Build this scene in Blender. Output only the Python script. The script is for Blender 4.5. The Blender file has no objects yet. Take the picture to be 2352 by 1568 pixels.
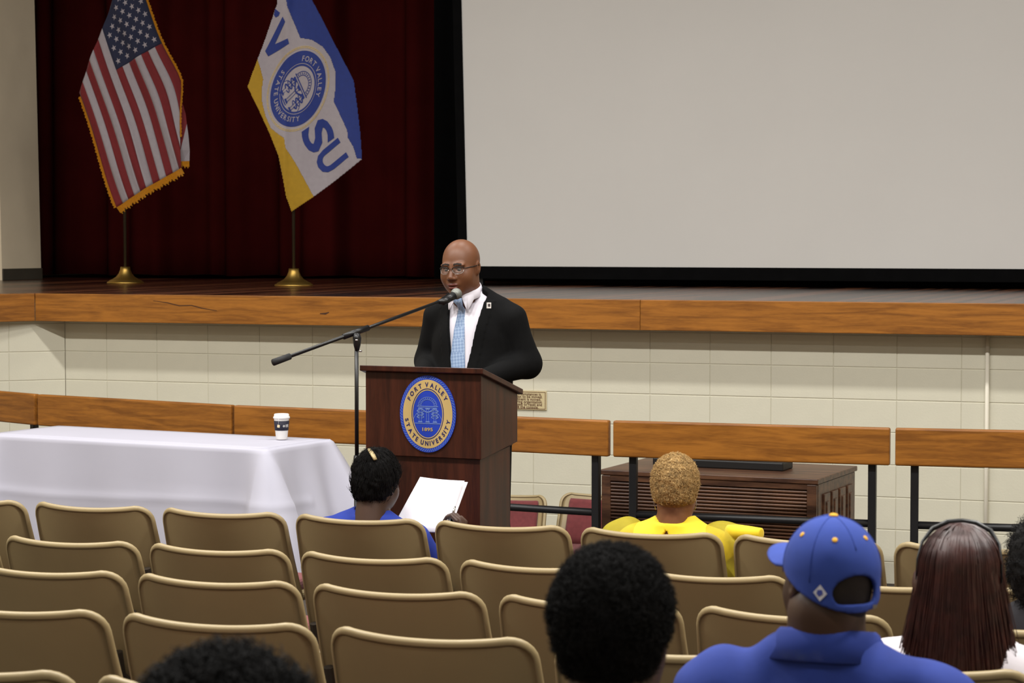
import bpy, bmesh, math, random
import numpy as np
from mathutils import Vector, Matrix

random.seed(7)
rng = np.random.default_rng(11)
SC = bpy.context.scene
COL = SC.collection

# ------------------------------------------------------------------ camera, world, lights, exposure
FPX = 5200.0                       # focal length in pixels of the 2352 x 1568 frame
YAW = math.radians(20.0)           # camera turned 20 degrees to the left of the hall's axis (+Y)
PITCH = math.atan((784 - 537) / FPX)
CAM = Vector((0.0, 0.0, 1.88))
FWD_H = Vector((-math.sin(YAW), math.cos(YAW), 0))
RIGHT = Vector((math.cos(YAW), math.sin(YAW), 0))
FWD = FWD_H * math.cos(PITCH) + Vector((0, 0, -math.sin(PITCH)))
UPV = RIGHT.cross(FWD)

cam_data = bpy.data.cameras.new('camera')
cam_data.sensor_width = 36.0
cam_data.lens = FPX / 2352.0 * 36.0
cam_data.clip_end = 200
cam_data.dof.use_dof = True
cam_data.dof.focus_distance = 10.2
cam_data.dof.aperture_fstop = 9.0
cam = bpy.data.objects.new('camera', cam_data)
COL.objects.link(cam)
cam.matrix_world = Matrix((
    (RIGHT.x, UPV.x, -FWD.x, CAM.x),
    (RIGHT.y, UPV.y, -FWD.y, CAM.y),
    (RIGHT.z, UPV.z, -FWD.z, CAM.z),
    (0, 0, 0, 1)))
SC.camera = cam

world = bpy.data.worlds.new('hall_world')
SC.world = world
world.use_nodes = True
world.node_tree.nodes['Background'].inputs[0].default_value = (1.0, 0.95, 0.87, 1)
world.node_tree.nodes['Background'].inputs[1].default_value = 0.12

def area_light(name, loc, sx, sy, power, color=(1.0, 0.975, 0.93), aim=None):
    d = bpy.data.lights.new(name, 'AREA')
    d.shape = 'RECTANGLE'; d.size = sx; d.size_y = sy
    d.energy = power; d.color = color
    o = bpy.data.objects.new(name, d); COL.objects.link(o)
    o.location = loc
    if aim is not None:
        o.rotation_euler = (Vector(aim) - Vector(loc)).to_track_quat('-Z', 'Y').to_euler()
    return o

CEIL = 6.6
for lx in (-9.5, -6.5, -3.5, -0.5, 2.5):
    area_light('ceiling_lamp', (lx, 10.9, CEIL - .05), 1.2, .35, 125)
    area_light('ceiling_lamp', (lx, 5.9, CEIL - .05), 1.2, .35, 290)
for lx in (-7, -3.5, 0, 3.5):
    area_light('ceiling_lamp', (lx, 1.8, CEIL - .05), 1.2, .35, 70)
    area_light('ceiling_lamp', (lx, -3.0, CEIL - .05), 1.2, .35, 40)

SC.view_settings.view_transform = 'Standard'
SC.view_settings.look = 'None'
SC.view_settings.gamma = 1.0
SC.view_settings.use_curve_mapping = False
SC.view_settings.exposure = -0.25
SC.cycles.use_denoising = True

# ------------------------------------------------------------------ pixel helpers (reading positions off the photograph)
def ray(px, py):
    return (FWD + RIGHT * ((px - 1176) / FPX) + UPV * ((784 - py) / FPX))
def at_z(px, py, z):
    d = ray(px, py); return CAM + d * ((z - CAM.z) / d.z)
def at_Y(px, py, Y):
    d = ray(px, py); return CAM + d * ((Y - CAM.y) / d.y)
def at_D(px, py, D):
    d = ray(px, py); return CAM + d * (D / d.dot(FWD_H))
def project(p):
    v = Vector(p) - CAM; k = v.dot(FWD)
    return 1176 + FPX * v.dot(RIGHT) / k, 784 - FPX * v.dot(UPV) / k

# ------------------------------------------------------------------ materials
def lin(c):
    return tuple(((v / 255) / 12.92 if v / 255 <= .04045 else ((v / 255 + .055) / 1.055) ** 2.4) for v in c)
MATS = {}
def mat(name, rgb, rough=.6, metal=0., var=.06, scale=8., bump=0., bscale=60., spec=.5, alpha=1., sheen=0., trans=0., coat=0.):
    if name in MATS: return MATS[name]
    m = bpy.data.materials.new(name); m.use_nodes = True
    nt = m.node_tree; b = nt.nodes['Principled BSDF']
    c = lin(rgb)
    b.inputs['Roughness'].default_value = rough
    b.inputs['Metallic'].default_value = metal
    b.inputs['Specular IOR Level'].default_value = spec
    b.inputs['Alpha'].default_value = alpha
    b.inputs['Coat Weight'].default_value = coat
    if sheen: b.inputs['Sheen Weight'].default_value = sheen
    if trans: b.inputs['Transmission Weight'].default_value = trans
    tc = nt.nodes.new('ShaderNodeTexCoord')
    n = nt.nodes.new('ShaderNodeTexNoise'); n.inputs['Scale'].default_value = scale; n.inputs['Detail'].default_value = 4
    nt.links.new(tc.outputs['Object'], n.inputs['Vector'])
    r = nt.nodes.new('ShaderNodeValToRGB')
    r.color_ramp.elements[0].position = .3; r.color_ramp.elements[1].position = .7
    r.color_ramp.elements[0].color = tuple(v * (1 - var) for v in c) + (1,)
    r.color_ramp.elements[1].color = tuple(min(1, v * (1 + var)) for v in c) + (1,)
    nt.links.new(n.outputs['Fac'], r.inputs[0]); nt.links.new(r.outputs[0], b.inputs['Base Color'])
    if bump:
        n2 = nt.nodes.new('ShaderNodeTexNoise'); n2.inputs['Scale'].default_value = bscale; n2.inputs['Detail'].default_value = 3
        nt.links.new(tc.outputs['Object'], n2.inputs['Vector'])
        bp = nt.nodes.new('ShaderNodeBump'); bp.inputs['Strength'].default_value = bump; bp.inputs['Distance'].default_value = .01
        nt.links.new(n2.outputs['Fac'], bp.inputs['Height']); nt.links.new(bp.outputs[0], b.inputs['Normal'])
    MATS[name] = m
    return m

def wood(name, dark, light, stretch=(1, 12, 12), scale=3., rough=.35, coat=.0, spread=(.35, .65), per_object=0., knots=True):
    """wood grain: long noise streaks with growth-ring swirls; stretch axis x = along the grain (object space)"""
    if name in MATS: return MATS[name]
    m = bpy.data.materials.new(name); m.use_nodes = True
    nt = m.node_tree; b = nt.nodes['Principled BSDF']
    b.inputs['Roughness'].default_value = rough; b.inputs['Coat Weight'].default_value = coat
    tc = nt.nodes.new('ShaderNodeTexCoord'); mp = nt.nodes.new('ShaderNodeMapping')
    mp.inputs['Scale'].default_value = stretch
    nt.links.new(tc.outputs['Object'], mp.inputs['Vector'])
    vec = mp.outputs[0]
    if per_object:
        oi = nt.nodes.new('ShaderNodeObjectInfo'); va = nt.nodes.new('ShaderNodeVectorMath'); va.operation = 'ADD'
        sc = nt.nodes.new('ShaderNodeVectorMath'); sc.operation = 'SCALE'; sc.inputs['Scale'].default_value = 40
        cb = nt.nodes.new('ShaderNodeCombineXYZ')
        for k in range(3): nt.links.new(oi.outputs['Random'], cb.inputs[k])
        nt.links.new(cb.outputs[0], sc.inputs[0]); nt.links.new(vec, va.inputs[0]); nt.links.new(sc.outputs[0], va.inputs[1])
        vec = va.outputs[0]
    n = nt.nodes.new('ShaderNodeTexNoise'); n.inputs['Scale'].default_value = scale; n.inputs['Detail'].default_value = 6
    n.inputs['Distortion'].default_value = .9 if knots else .2
    nt.links.new(vec, n.inputs['Vector'])
    n2 = nt.nodes.new('ShaderNodeTexNoise'); n2.inputs['Scale'].default_value = scale * 9; n2.inputs['Detail'].default_value = 3
    nt.links.new(vec, n2.inputs['Vector'])
    mx = nt.nodes.new('ShaderNodeMath'); mx.operation = 'MULTIPLY_ADD'; mx.inputs[1].default_value = .3
    nt.links.new(n2.outputs['Fac'], mx.inputs[0]); nt.links.new(n.outputs['Fac'], mx.inputs[2])
    sb = nt.nodes.new('ShaderNodeMath'); sb.operation = 'SUBTRACT'; sb.inputs[1].default_value = .15
    nt.links.new(mx.outputs[0], sb.inputs[0])
    out = sb.outputs[0]
    if per_object:
        ma = nt.nodes.new('ShaderNodeMath'); ma.operation = 'MULTIPLY_ADD'; ma.inputs[1].default_value = per_object; 
        nt.links.new(oi.outputs['Random'], ma.inputs[0]); nt.links.new(out, ma.inputs[2])
        s2 = nt.nodes.new('ShaderNodeMath'); s2.operation = 'SUBTRACT'; s2.inputs[1].default_value = per_object / 2
        nt.links.new(ma.outputs[0], s2.inputs[0]); out = s2.outputs[0]
    r = nt.nodes.new('ShaderNodeValToRGB')
    r.color_ramp.elements[0].position = spread[0]; r.color_ramp.elements[1].position = spread[1]
    r.color_ramp.elements[0].color = lin(dark) + (1,); r.color_ramp.elements[1].color = lin(light) + (1,)
    nt.links.new(out, r.inputs[0]); nt.links.new(r.outputs[0], b.inputs['Base Color'])
    MATS[name] = m
    return m

# ------------------------------------------------------------------ object helpers
def link(name, me, mats=None, parent=None, smooth=False):
    o = bpy.data.objects.new(name, me); COL.objects.link(o)
    if mats is not None:
        if not isinstance(mats, (list, tuple)): mats = [mats]
        if len(me.materials) == 0:
            for m in mats: me.materials.append(m)
    if parent is not None: o.parent = parent
    if smooth and len(me.polygons):
        me.polygons.foreach_set('use_smooth', np.ones(len(me.polygons), dtype=bool))
    return o
def mesh(name, V, F, mats=None, parent=None, smooth=False, midx=None):
    me = bpy.data.meshes.new(name)
    me.from_pydata([tuple(v) for v in V], [], [tuple(int(i) for i in f) for f in F])
    if midx is not None: me.polygons.foreach_set('material_index', np.asarray(midx, dtype=np.int32))
    me.update()
    return link(name, me, mats, parent, smooth)
def mesh_np(name, V, Q, mats=None, parent=None, smooth=True, midx=None):
    """fast path: V (n,3) float array, Q (m,k) int array with constant k"""
    me = bpy.data.meshes.new(name)
    V = np.ascontiguousarray(V, dtype=np.float32); Q = np.ascontiguousarray(Q, dtype=np.int32)
    k = Q.shape[1]; m = len(Q)
    me.vertices.add(len(V)); me.vertices.foreach_set('co', V.ravel())
    me.loops.add(m * k); me.loops.foreach_set('vertex_index', Q.ravel())
    me.polygons.add(m); me.polygons.foreach_set('loop_start', np.arange(0, m * k, k, dtype=np.int32))
    if midx is not None: me.polygons.foreach_set('material_index', np.asarray(midx, dtype=np.int32))
    me.update(calc_edges=True)
    return link(name, me, mats, parent, smooth)
def bmobj(name, bm, mats=None, parent=None, smooth=False):
    me = bpy.data.meshes.new(name); bm.normal_update(); bm.to_mesh(me); bm.free()
    return link(name, me, mats, parent, smooth)
def empty(name, loc=(0, 0, 0), rz=0.):
    o = bpy.data.objects.new(name, None); COL.objects.link(o)
    o.location = loc; o.rotation_euler = (0, 0, rz); o.empty_display_size = .1
    return o
def tag(o, label=None, cat=None, group=None, kind=None):
    if label: o['label'] = label
    if cat: o['category'] = cat
    if group: o['group'] = group
    if kind: o['kind'] = kind
    return o

def add_box(bm, c, s, bevel=0., rot=None, seg=2):
    r = bmesh.ops.create_cube(bm, size=1.0)
    vs = r['verts']
    M = Matrix.Diagonal((s[0], s[1], s[2], 1))
    bmesh.ops.transform(bm, matrix=M, verts=vs)
    if bevel:
        es = list({e for v in vs for e in v.link_edges})
        rb = bmesh.ops.bevel(bm, geom=es, offset=bevel, segments=seg, affect='EDGES', profile=.5)
        vs = list({v for f in rb['faces'] for v in f.verts} | {v for v in vs if v.is_valid})
    M = Matrix.Translation(Vector(c))
    if rot is not None: M = M @ rot.to_4x4()
    bmesh.ops.transform(bm, matrix=M, verts=vs)
    return vs
def box(name, c, s, m, parent=None, bevel=0., rot=None, seg=2):
    bm = bmesh.new(); add_box(bm, c, s, bevel, rot, seg)
    return bmobj(name, bm, m, parent)
def add_tube(bm, pts, radii, n=12, cap=True, closed=False, squash=None):
    """swept tube through pts with a radius per point"""
    pts = [Vector(p) for p in pts]
    if not hasattr(radii, '__len__'): radii = [radii] * len(pts)
    rings = []; prev = None
    N = len(pts)
    for i, p in enumerate(pts):
        if closed: t = pts[(i + 1) % N] - pts[i - 1]
        else: t = pts[min(i + 1, N - 1)] - pts[max(i - 1, 0)]
        t.normalize()
        if prev is None:
            a = Vector((0, 0, 1)) if abs(t.z) < .9 else Vector((1, 0, 0))
            u = t.cross(a).normalized()
        else:
            u = (prev - t * prev.dot(t)).normalized()
        prev = u; w = t.cross(u)
        ring = []
        for k in range(n):
            a = 2 * math.pi * k / n
            su, sw = (squash if squash else (1, 1))
            ring.append(bm.verts.new(p + (u * math.cos(a) * su + w * math.sin(a) * sw) * radii[i]))
        rings.append(ring)
    for i in range(N if closed else N - 1):
        A, B = rings[i], rings[(i + 1) % N]
        for k in range(n):
            bm.faces.new((A[k], A[(k + 1) % n], B[(k + 1) % n], B[k]))
    if cap and not closed:
        bm.faces.new(list(reversed(rings[0]))); bm.faces.new(rings[-1])
def tube(name, pts, radii, m, parent=None, n=12, smooth=True, closed=False, squash=None):
    bm = bmesh.new(); add_tube(bm, pts, radii, n, True, closed, squash)
    bmesh.ops.recalc_face_normals(bm, faces=bm.faces)
    return bmobj(name, bm, m, parent, smooth)
def lathe(name, prof, m, parent=None, n=32, smooth=True, loc=(0, 0, 0)):
    V = []; F = []
    for (r, z) in prof:
        for k in range(n):
            a = 2 * math.pi * k / n
            V.append((loc[0] + r * math.cos(a), loc[1] + r * math.sin(a), loc[2] + z))
    for i in range(len(prof) - 1):
        for k in range(n):
            F.append((i * n + k, i * n + (k + 1) % n, (i + 1) * n + (k + 1) % n, (i + 1) * n + k))
    F.append(tuple(reversed(range(n)))); F.append(tuple(range((len(prof) - 1) * n, len(prof) * n)))
    return mesh(name, V, F, m, parent, smooth)
def prism(name, poly, z0, z1, m, parent=None, bevel=0.):
    """vertical prism over an xy polygon"""
    bm = bmesh.new()
    n = len(poly)
    A = [bm.verts.new((p[0], p[1], z0)) for p in poly]; B = [bm.verts.new((p[0], p[1], z1)) for p in poly]
    bm.faces.new(list(reversed(A))); bm.faces.new(B)
    for i in range(n): bm.faces.new((A[i], A[(i + 1) % n], B[(i + 1) % n], B[i]))
    bmesh.ops.recalc_face_normals(bm, faces=bm.faces)
    if bevel: bmesh.ops.bevel(bm, geom=list(bm.edges), offset=bevel, segments=2, affect='EDGES', profile=.5)
    return bmobj(name, bm, m, parent)
def copy_tree(o, parent=None):
    c = o.copy(); COL.objects.link(c); c.parent = parent
    for ch in list(o.children): copy_tree(ch, c)
    return c

# ------------------------------------------------------------------ text as flat geometry
_glyph = {}
def glyphs(txt, bold=.0):
    """list of (verts2d, tris, advance-start) for a string set at size 1"""
    key = (txt, bold)
    if key in _glyph: return _glyph[key]
    cu = bpy.data.curves.new('lettering', 'FONT'); cu.body = txt; cu.size = 1.0; cu.offset = bold; cu.resolution_u = 3
    ob = bpy.data.objects.new('lettering_source', cu); COL.objects.link(ob)
    bpy.context.view_layer.update()
    me = bpy.data.meshes.new_from_object(ob.evaluated_get(bpy.context.evaluated_depsgraph_get()))
    me.calc_loop_triangles()
    V = np.array([v.co[:2] for v in me.vertices]); T = [tuple(t.vertices) for t in me.loop_triangles]
    bpy.data.objects.remove(ob); bpy.data.curves.remove(cu); bpy.data.meshes.remove(me)
    _glyph[key] = (V, T)
    return V, T
def widths(txt, bold=0.):
    out = []
    for ch in txt:
        if ch == ' ': out.append(.30); continue
        V, T = glyphs(ch, bold); out.append(V[:, 0].max() - V[:, 0].min() + .12)
    return out
def line_text(txt, bold=0.):
    """flat verts/tris of a line, centred in x, cap height .0 to ~.73"""
    V, T = glyphs(txt, bold); V = V.copy(); V[:, 0] -= (V[:, 0].max() + V[:, 0].min()) / 2
    return V, T
def arc_text(txt, a0, a1, r, size, inward=False, bold=0.):
    """letters along a circle; angles in degrees measured clockwise from 12 o'clock; letter tops outwards (or inwards)"""
    VV = []; TT = []
    w = widths(txt, bold); tot = sum(w); acc = 0
    for ch, wi in zip(txt, w):
        mid = (acc + wi / 2) / tot; acc += wi
        if ch == ' ': continue
        V, T = glyphs(ch, bold); V = V.copy()
        V[:, 0] -= (V[:, 0].max() + V[:, 0].min()) / 2; V[:, 1] -= .365
        V *= size
        a = math.radians(a0 + (a1 - a0) * mid)
        up = np.array([math.sin(a), math.cos(a)])
        c = up * r
        if inward: up = -up
        rt = np.array([up[1], -up[0]])
        P = c + V[:, :1] * rt + V[:, 1:] * up
        n = sum(len(x) for x in VV)
        VV.append(P); TT += [tuple(i + n for i in t) for t in T]
    return np.vstack(VV), TT
def ring2d(r0, r1, n=96, a0=0., a1=360.):
    V = []; T = []
    full = abs(a1 - a0) >= 360
    for i in range(n + (0 if full else 1)):
        a = math.radians(a0 + (a1 - a0) * i / n)
        V += [(r0 * math.sin(a), r0 * math.cos(a)), (r1 * math.sin(a), r1 * math.cos(a))]
    m = len(V) // 2
    for i in range(n):
        j = (i + 1) % m
        T += [(2 * i, 2 * i + 1, 2 * j + 1), (2 * i, 2 * j + 1, 2 * j)]
    return np.array(V), T
def poly2d(pts):
    V = np.array(pts, dtype=float)
    return V, [(0, i, i + 1) for i in range(1, len(pts) - 1)]
def stroke2d(pts, w):
    V = []; T = []
    P = [np.array(p, dtype=float) for p in pts]
    for i, p in enumerate(P):
        t = P[min(i + 1, len(P) - 1)] - P[max(i - 1, 0)]; t /= (np.linalg.norm(t) + 1e-9)
        nn = np.array([-t[1], t[0]]) * w / 2
        V += [p + nn, p - nn]
    for i in range(len(P) - 1): T += [(2 * i, 2 * i + 1, 2 * i + 3), (2 * i, 2 * i + 3, 2 * i + 2)]
    return np.array(V), T
def join2d(items):
    VV = []; TT = []; n = 0
    for V, T in items:
        VV.append(np.asarray(V)); TT += [tuple(i + n for i in t) for t in T]; n += len(V)
    return np.vstack(VV), TT

def refine(VT, times=1):
    V, T = VT; V = np.asarray(V, float)
    for _ in range(times):
        V = list(map(tuple, V)); ed = {}; T2 = []
        def md(a, b):
            k = (min(a, b), max(a, b))
            if k not in ed: ed[k] = len(V); V.append(tuple((np.array(V[a]) + np.array(V[b])) / 2))
            return ed[k]
        for a, b, c in T:
            x, y, z = md(a, b), md(b, c), md(c, a)
            T2 += [(a, x, z), (x, b, y), (z, y, c), (x, y, z)]
        T = T2
    return np.array(V), T

# ------------------------------------------------------------------ signed-distance modelling (bodies, heads, hair)
def ell(G, c, r):
    x, y, z = G
    a, b, d = (x - c[0]), (y - c[1]), (z - c[2])
    k0 = np.sqrt((a / r[0]) ** 2 + (b / r[1]) ** 2 + (d / r[2]) ** 2) + 1e-6
    k1 = np.sqrt((a / r[0] ** 2) ** 2 + (b / r[1] ** 2) ** 2 + (d / r[2] ** 2) ** 2) + 1e-6
    return k0 * (k0 - 1) / k1
def cone(G, a, b, ra, rb, sq=(1, 1, 1)):
    x, y, z = G
    a = np.array(a, float); b = np.array(b, float); ba = b - a
    s = np.array(sq, float)
    den = (ba * ba).sum()
    px, py, pz = x - a[0], y - a[1], z - a[2]
    h = np.clip((px * ba[0] + py * ba[1] + pz * ba[2]) / den, 0, 1)
    return np.sqrt(((px - h * ba[0]) / s[0]) ** 2 + ((py - h * ba[1]) / s[1]) ** 2 + ((pz - h * ba[2]) / s[2]) ** 2) - (ra + (rb - ra) * h)
def smin(a, b, k):
    h = np.clip(.5 + .5 * (b - a) / k, 0, 1)
    return b + (a - b) * h - k * h * (1 - h)
def smax(a, b, k): return -smin(-a, -b, k)
def union(k, *ds):
    o = ds[0]
    for d in ds[1:]: o = smin(o, d, k)
    return o
def grid(lo, hi, h):
    ax = [np.arange(lo[i], hi[i] + h, h, dtype=np.float32) for i in range(3)]
    return (ax[0][:, None, None], ax[1][None, :, None], ax[2][None, None, :])
def nets(f, lo, hi, h):
    """naive surface nets of the field f over a box"""
    G = grid(lo, hi, h)
    F = np.asarray(f(G), dtype=np.float32)
    nx, ny, nz = F.shape
    S = F < 0
    c = [S[i:nx - 1 + i, j:ny - 1 + j, k:nz - 1 + k] for i in (0, 1) for j in (0, 1) for k in (0, 1)]
    tot = sum(a.astype(np.int8) for a in c)
    act = (tot > 0) & (tot < 8)
    I = np.argwhere(act)
    idx = -np.ones(act.shape, dtype=np.int32); idx[act] = np.arange(len(I))
    offs = np.array([(i, j, k) for i in (0, 1) for j in (0, 1) for k in (0, 1)])
    vals = np.stack([F[I[:, 0] + o[0], I[:, 1] + o[1], I[:, 2] + o[2]] for o in offs], 1)
    pos = np.zeros((len(I), 3)); cnt = np.zeros(len(I))
    for a in range(8):
        for b in range(a + 1, 8):
            if np.abs(offs[a] - offs[b]).sum() != 1: continue
            fa, fb = vals[:, a], vals[:, b]
            mk = (fa < 0) != (fb < 0)
            t = np.where(mk, fa / np.where(mk, fa - fb, 1), 0)
            p = offs[a] + t[:, None] * (offs[b] - offs[a])
            pos += np.where(mk[:, None], p, 0); cnt += mk
    V = (I + pos / cnt[:, None]) * h + np.array(lo)
    Q = []
    for ax in range(3):
        sl0 = [slice(None)] * 3; sl1 = [slice(None)] * 3
        sl0[ax] = slice(0, -1); sl1[ax] = slice(1, None)
        A = S[tuple(sl0)]; B = S[tuple(sl1)]
        E = np.argwhere(A != B)
        o1, o2 = [(1, 2), (2, 0), (0, 1)][ax]
        ok = (E[:, o1] > 0) & (E[:, o2] > 0) & (E[:, o1] < F.shape[o1] - 1) & (E[:, o2] < F.shape[o2] - 1)
        E = E[ok]
        def ci(d1, d2):
            e = E.copy(); e[:, o1] += d1; e[:, o2] += d2
            return idx[e[:, 0], e[:, 1], e[:, 2]]
        q = np.stack([ci(-1, -1), ci(0, -1), ci(0, 0), ci(-1, 0)], 1)
        fl = ~A[E[:, 0], E[:, 1], E[:, 2]]
        q[fl] = q[fl][:, ::-1]
        Q.append(q)
    Q = np.vstack(Q); Q = Q[(Q >= 0).all(1)]
    return V, Q
def xform(V, M):
    V = np.asarray(V); A = np.array(M)
    return V @ A[:3, :3].T + A[:3, 3]
def vnormals(V, Q):
    n = np.cross(V[Q[:, 2]] - V[Q[:, 0]], V[Q[:, 3]] - V[Q[:, 1]])
    N = np.zeros_like(V)
    for k in range(4): np.add.at(N, Q[:, k], n)
    return N / (np.linalg.norm(N, axis=1, keepdims=True) + 1e-12)
def strands(paths, r0, r1, sides=3):
    """tapered thin tubes along many paths: paths (n, k, 3) -> verts, quads"""
    n, k, _ = paths.shape
    T = np.gradient(paths, axis=1); T /= (np.linalg.norm(T, axis=2, keepdims=True) + 1e-9)
    ref = np.array([.31, .87, .38]); U = np.cross(T, ref); U /= (np.linalg.norm(U, axis=2, keepdims=True) + 1e-9)
    W = np.cross(T, U)
    rad = np.linspace(r0, r1, k)[None, :, None]
    rings = []
    for s in range(sides):
        a = 2 * math.pi * s / sides
        rings.append(paths + (U * math.cos(a) + W * math.sin(a)) * rad)
    P = np.stack(rings, 2)                                    # n, k, sides, 3
    base = (np.arange(n) * k * sides)[:, None, None] + (np.arange(k - 1) * sides)[None, :, None]
    s = np.arange(sides)[None, None, :]; s2 = (s + 1) % sides
    Q = np.stack(np.broadcast_arrays(base + s, base + s2, base + sides + s2, base + sides + s), -1)
    return P.reshape(-1, 3), Q.reshape(-1, 4)
# ================================================================== THE SETTING
Z_STAGE = 1.46
Y_WALL = 14.07
Y_FAS = 13.87
Y_RED = 19.6
Z_PIT = -0.5

M_block = mat('painted_block', (215, 211, 192), .55, var=.03, scale=5, bump=.06, bscale=90)
M_mortar = mat('painted_mortar', (208, 204, 186), .7, var=.04)
M_plaster = mat('beige_plaster', (236, 220, 192), .8, var=.04, scale=2.5, bump=.05, bscale=40)
M_ceiling = mat('ceiling_grey', (112, 110, 104), .9)  # mid grey: unseen ceiling darkened to cut its bounced light
M_carpet = mat('hall_floor', (60, 52, 44), .85, var=.12, scale=20)
M_darktrim = mat('grey_vinyl', (70, 64, 54), .6, var=.05)
M_oak = wood('oak_varnish', (124, 74, 18), (164, 104, 34), stretch=(.7, 9, 9), scale=3.4, rough=.42, per_object=.06)
M_plank = wood('stage_plank', (32, 16, 10), (108, 66, 44), stretch=(10, .8, 10), scale=2.2, rough=.22, per_object=.75, knots=False)
M_black = mat('black_drape', (9, 9, 10), .95, var=.2, spec=.1)
M_blackmetal = mat('black_enamel', (20, 20, 23), .42, var=.1)
M_red = mat('maroon_velvet', (68, 15, 14), .95, var=.12, scale=3, spec=.05)

def structure(o): o['kind'] = 'structure'; return o

# floors -------------------------------------------------------------
RAIL_PX = [(-330, 869), (0, 898), (88, 905), (538, 930), (838, 942), (1200, 957), (1403, 965), (2048, 982), (2352, 988), (2900, 998)]
Z_RAIL = 0.855
RAIL = [at_z(x, y, Z_RAIL) for x, y in RAIL_PX]
ROWS_Y = [8.32 - .983 * k for k in range(7)]
ROWS_Z = [.013, .018, .075, .137, .189, .235, .28]
FY = [-8, 0.5] + ROWS_Y[::-1] + [8.75]
FZ = [.72, .36] + ROWS_Z[::-1] + [0.]
def floor_z(Y): return float(np.interp(Y, FY, FZ))
edge = [(p.x, p.y + .16) for p in RAIL]
edge = [(-13, edge[0][1] + .4)] + edge + [(7, edge[-1][1] - .4)]
# front floor ends at the pit; audience floor rises gently towards the back
V = [(-13, 8.75, 0), (7, 8.75, 0)] + [(x, y, 0) for x, y in reversed(edge)]
fl = structure(mesh('floor', V, [tuple(range(len(V)))], M_carpet))
structure(mesh('floor_raked', [(xx_, y, z) for y, z in zip(FY, FZ) for xx_ in (-13, 7)], [(2 * i, 2 * i + 1, 2 * i + 3, 2 * i + 2) for i in range(len(FY) - 1)], M_carpet))
structure(mesh('floor_pit', [(-13, 9, Z_PIT), (7, 9, Z_PIT), (7, 15, Z_PIT), (-13, 15, Z_PIT)], [(0, 1, 2, 3)], M_carpet))
V = []; F = []
for x, y in edge: V += [(x, y, 0), (x, y, Z_PIT)]
for i in range(len(edge) - 1): F.append((2 * i, 2 * i + 1, 2 * i + 3, 2 * i + 2))
structure(mesh('wall_pit', V, F, M_plaster))

# stage-front block wall ------------------------------------------------
CW = at_Y(150, 830, Y_WALL); CW = Vector((CW.x, Y_WALL, 0))
CF = at_Y(80, 672, Y_FAS); CF = Vector((CF.x, Y_FAS, 0))
BW, BH = .4008, .203
Z_J = 1.88 - 0.0                                         # course joints are read off the photograph
pj = at_Y(2037, 918.9, Y_WALL); ZJ0 = pj.z              # one horizontal joint
XJ0 = at_Y(2059, 960, Y_WALL).x                         # one vertical joint (stack bond)
bm = bmesh.new(); add_box(bm, (0, 0, 0), (BW - .002, .05, BH - .005), .0025, seg=1)
block_me = bpy.data.meshes.new('block'); bm.normal_update(); bm.to_mesh(block_me); bm.free(); block_me.materials.append(M_block)
wall = structure(mesh('wall_front', [(CW.x, Y_WALL + .004, Z_PIT), (2.5, Y_WALL + .004, Z_PIT), (2.5, Y_WALL + .004, 1.42), (CW.x, Y_WALL + .004, 1.42),
    (CW.x, Y_WALL + .2, Z_PIT), (2.5, Y_WALL + .2, Z_PIT), (2.5, Y_WALL + .2, 1.42), (CW.x, Y_WALL + .2, 1.42)],
    [(0, 1, 2, 3), (5, 4, 7, 6), (3, 2, 6, 7)], M_mortar))
zb = ZJ0
while zb - BH > Z_PIT - .1: zb -= BH
zrows = []
while zb < 1.40: zrows.append(zb); zb += BH
x = XJ0
while x - BW > CW.x: x -= BW
x0 = x
for z in zrows:
    x = x0
    first = x - CW.x
    if first > .02:
        o = link('block', block_me, None, wall); o.location = (CW.x + first / 2, Y_WALL + .025, z + BH / 2); o.scale = (first / BW, 1, 1)
    while x < -.9:
        o = link('block', block_me, None, wall); o.location = (x + BW / 2, Y_WALL + .025, z + BH / 2); x += BW
# splayed return of that wall on the left
SD = Vector((-.707, -.707, 0)); SN = Vector((.707, -.707, 0))
L = 1.7
P = [CW, CW + SD * L]
wl = structure(mesh('wall_left_return', [tuple(P[0] - SN * .004 + Vector((0, 0, Z_PIT))), tuple(P[1] - SN * .004 + Vector((0, 0, Z_PIT))),
    tuple(P[1] - SN * .004 + Vector((0, 0, 1.42))), tuple(P[0] - SN * .004 + Vector((0, 0, 1.42)))], [(0, 1, 2, 3)], M_mortar))
for z in zrows:
    for k in range(4):
        o = link('block', block_me, None, wl)
        o.location = P[0] + SD * (BW * (k + .5)) - SN * .025 + Vector((0, 0, z + BH / 2)); o.rotation_euler = (0, 0, math.radians(45))

# stage slab, planks, fascia ----------------------------------------------
SF = Vector((-.574, -.819, 0))
CF2 = CF + SF * 1.9
slab = structure(mesh('floor_stage', [(CF.x, Y_FAS + .04, Z_STAGE - .025), (3, Y_FAS + .04, Z_STAGE - .025), (3, 23, Z_STAGE - .025), (-14, 23, Z_STAGE - .025), (CF2.x - 3, CF2.y, Z_STAGE - .025), (CF2.x, CF2.y, Z_STAGE - .025)],
                      [(0, 1, 2, 3, 4, 5)], mat('stage_subfloor', (40, 22, 14), .5)))
PW = .062
bm = bmesh.new(); add_box(bm, (0, 0, 0), (PW - .0015, 6.6, .024), .001, seg=1)
plank_me = bpy.data.meshes.new('plank'); bm.normal_update(); bm.to_mesh(plank_me); bm.free(); plank_me.materials.append(M_plank)
x = -11.6; k = 0
while x < -.6:
    ystart = Y_FAS + .03
    if x < CF.x: ystart = max(CF.y + (x - CF.x) * (SF.y / SF.x), CF2.y) + .10
    o = link('plank', plank_me, None, slab); o.location = (x, ystart + 3.3, Z_STAGE - .012); x += PW; k += 1
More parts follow.
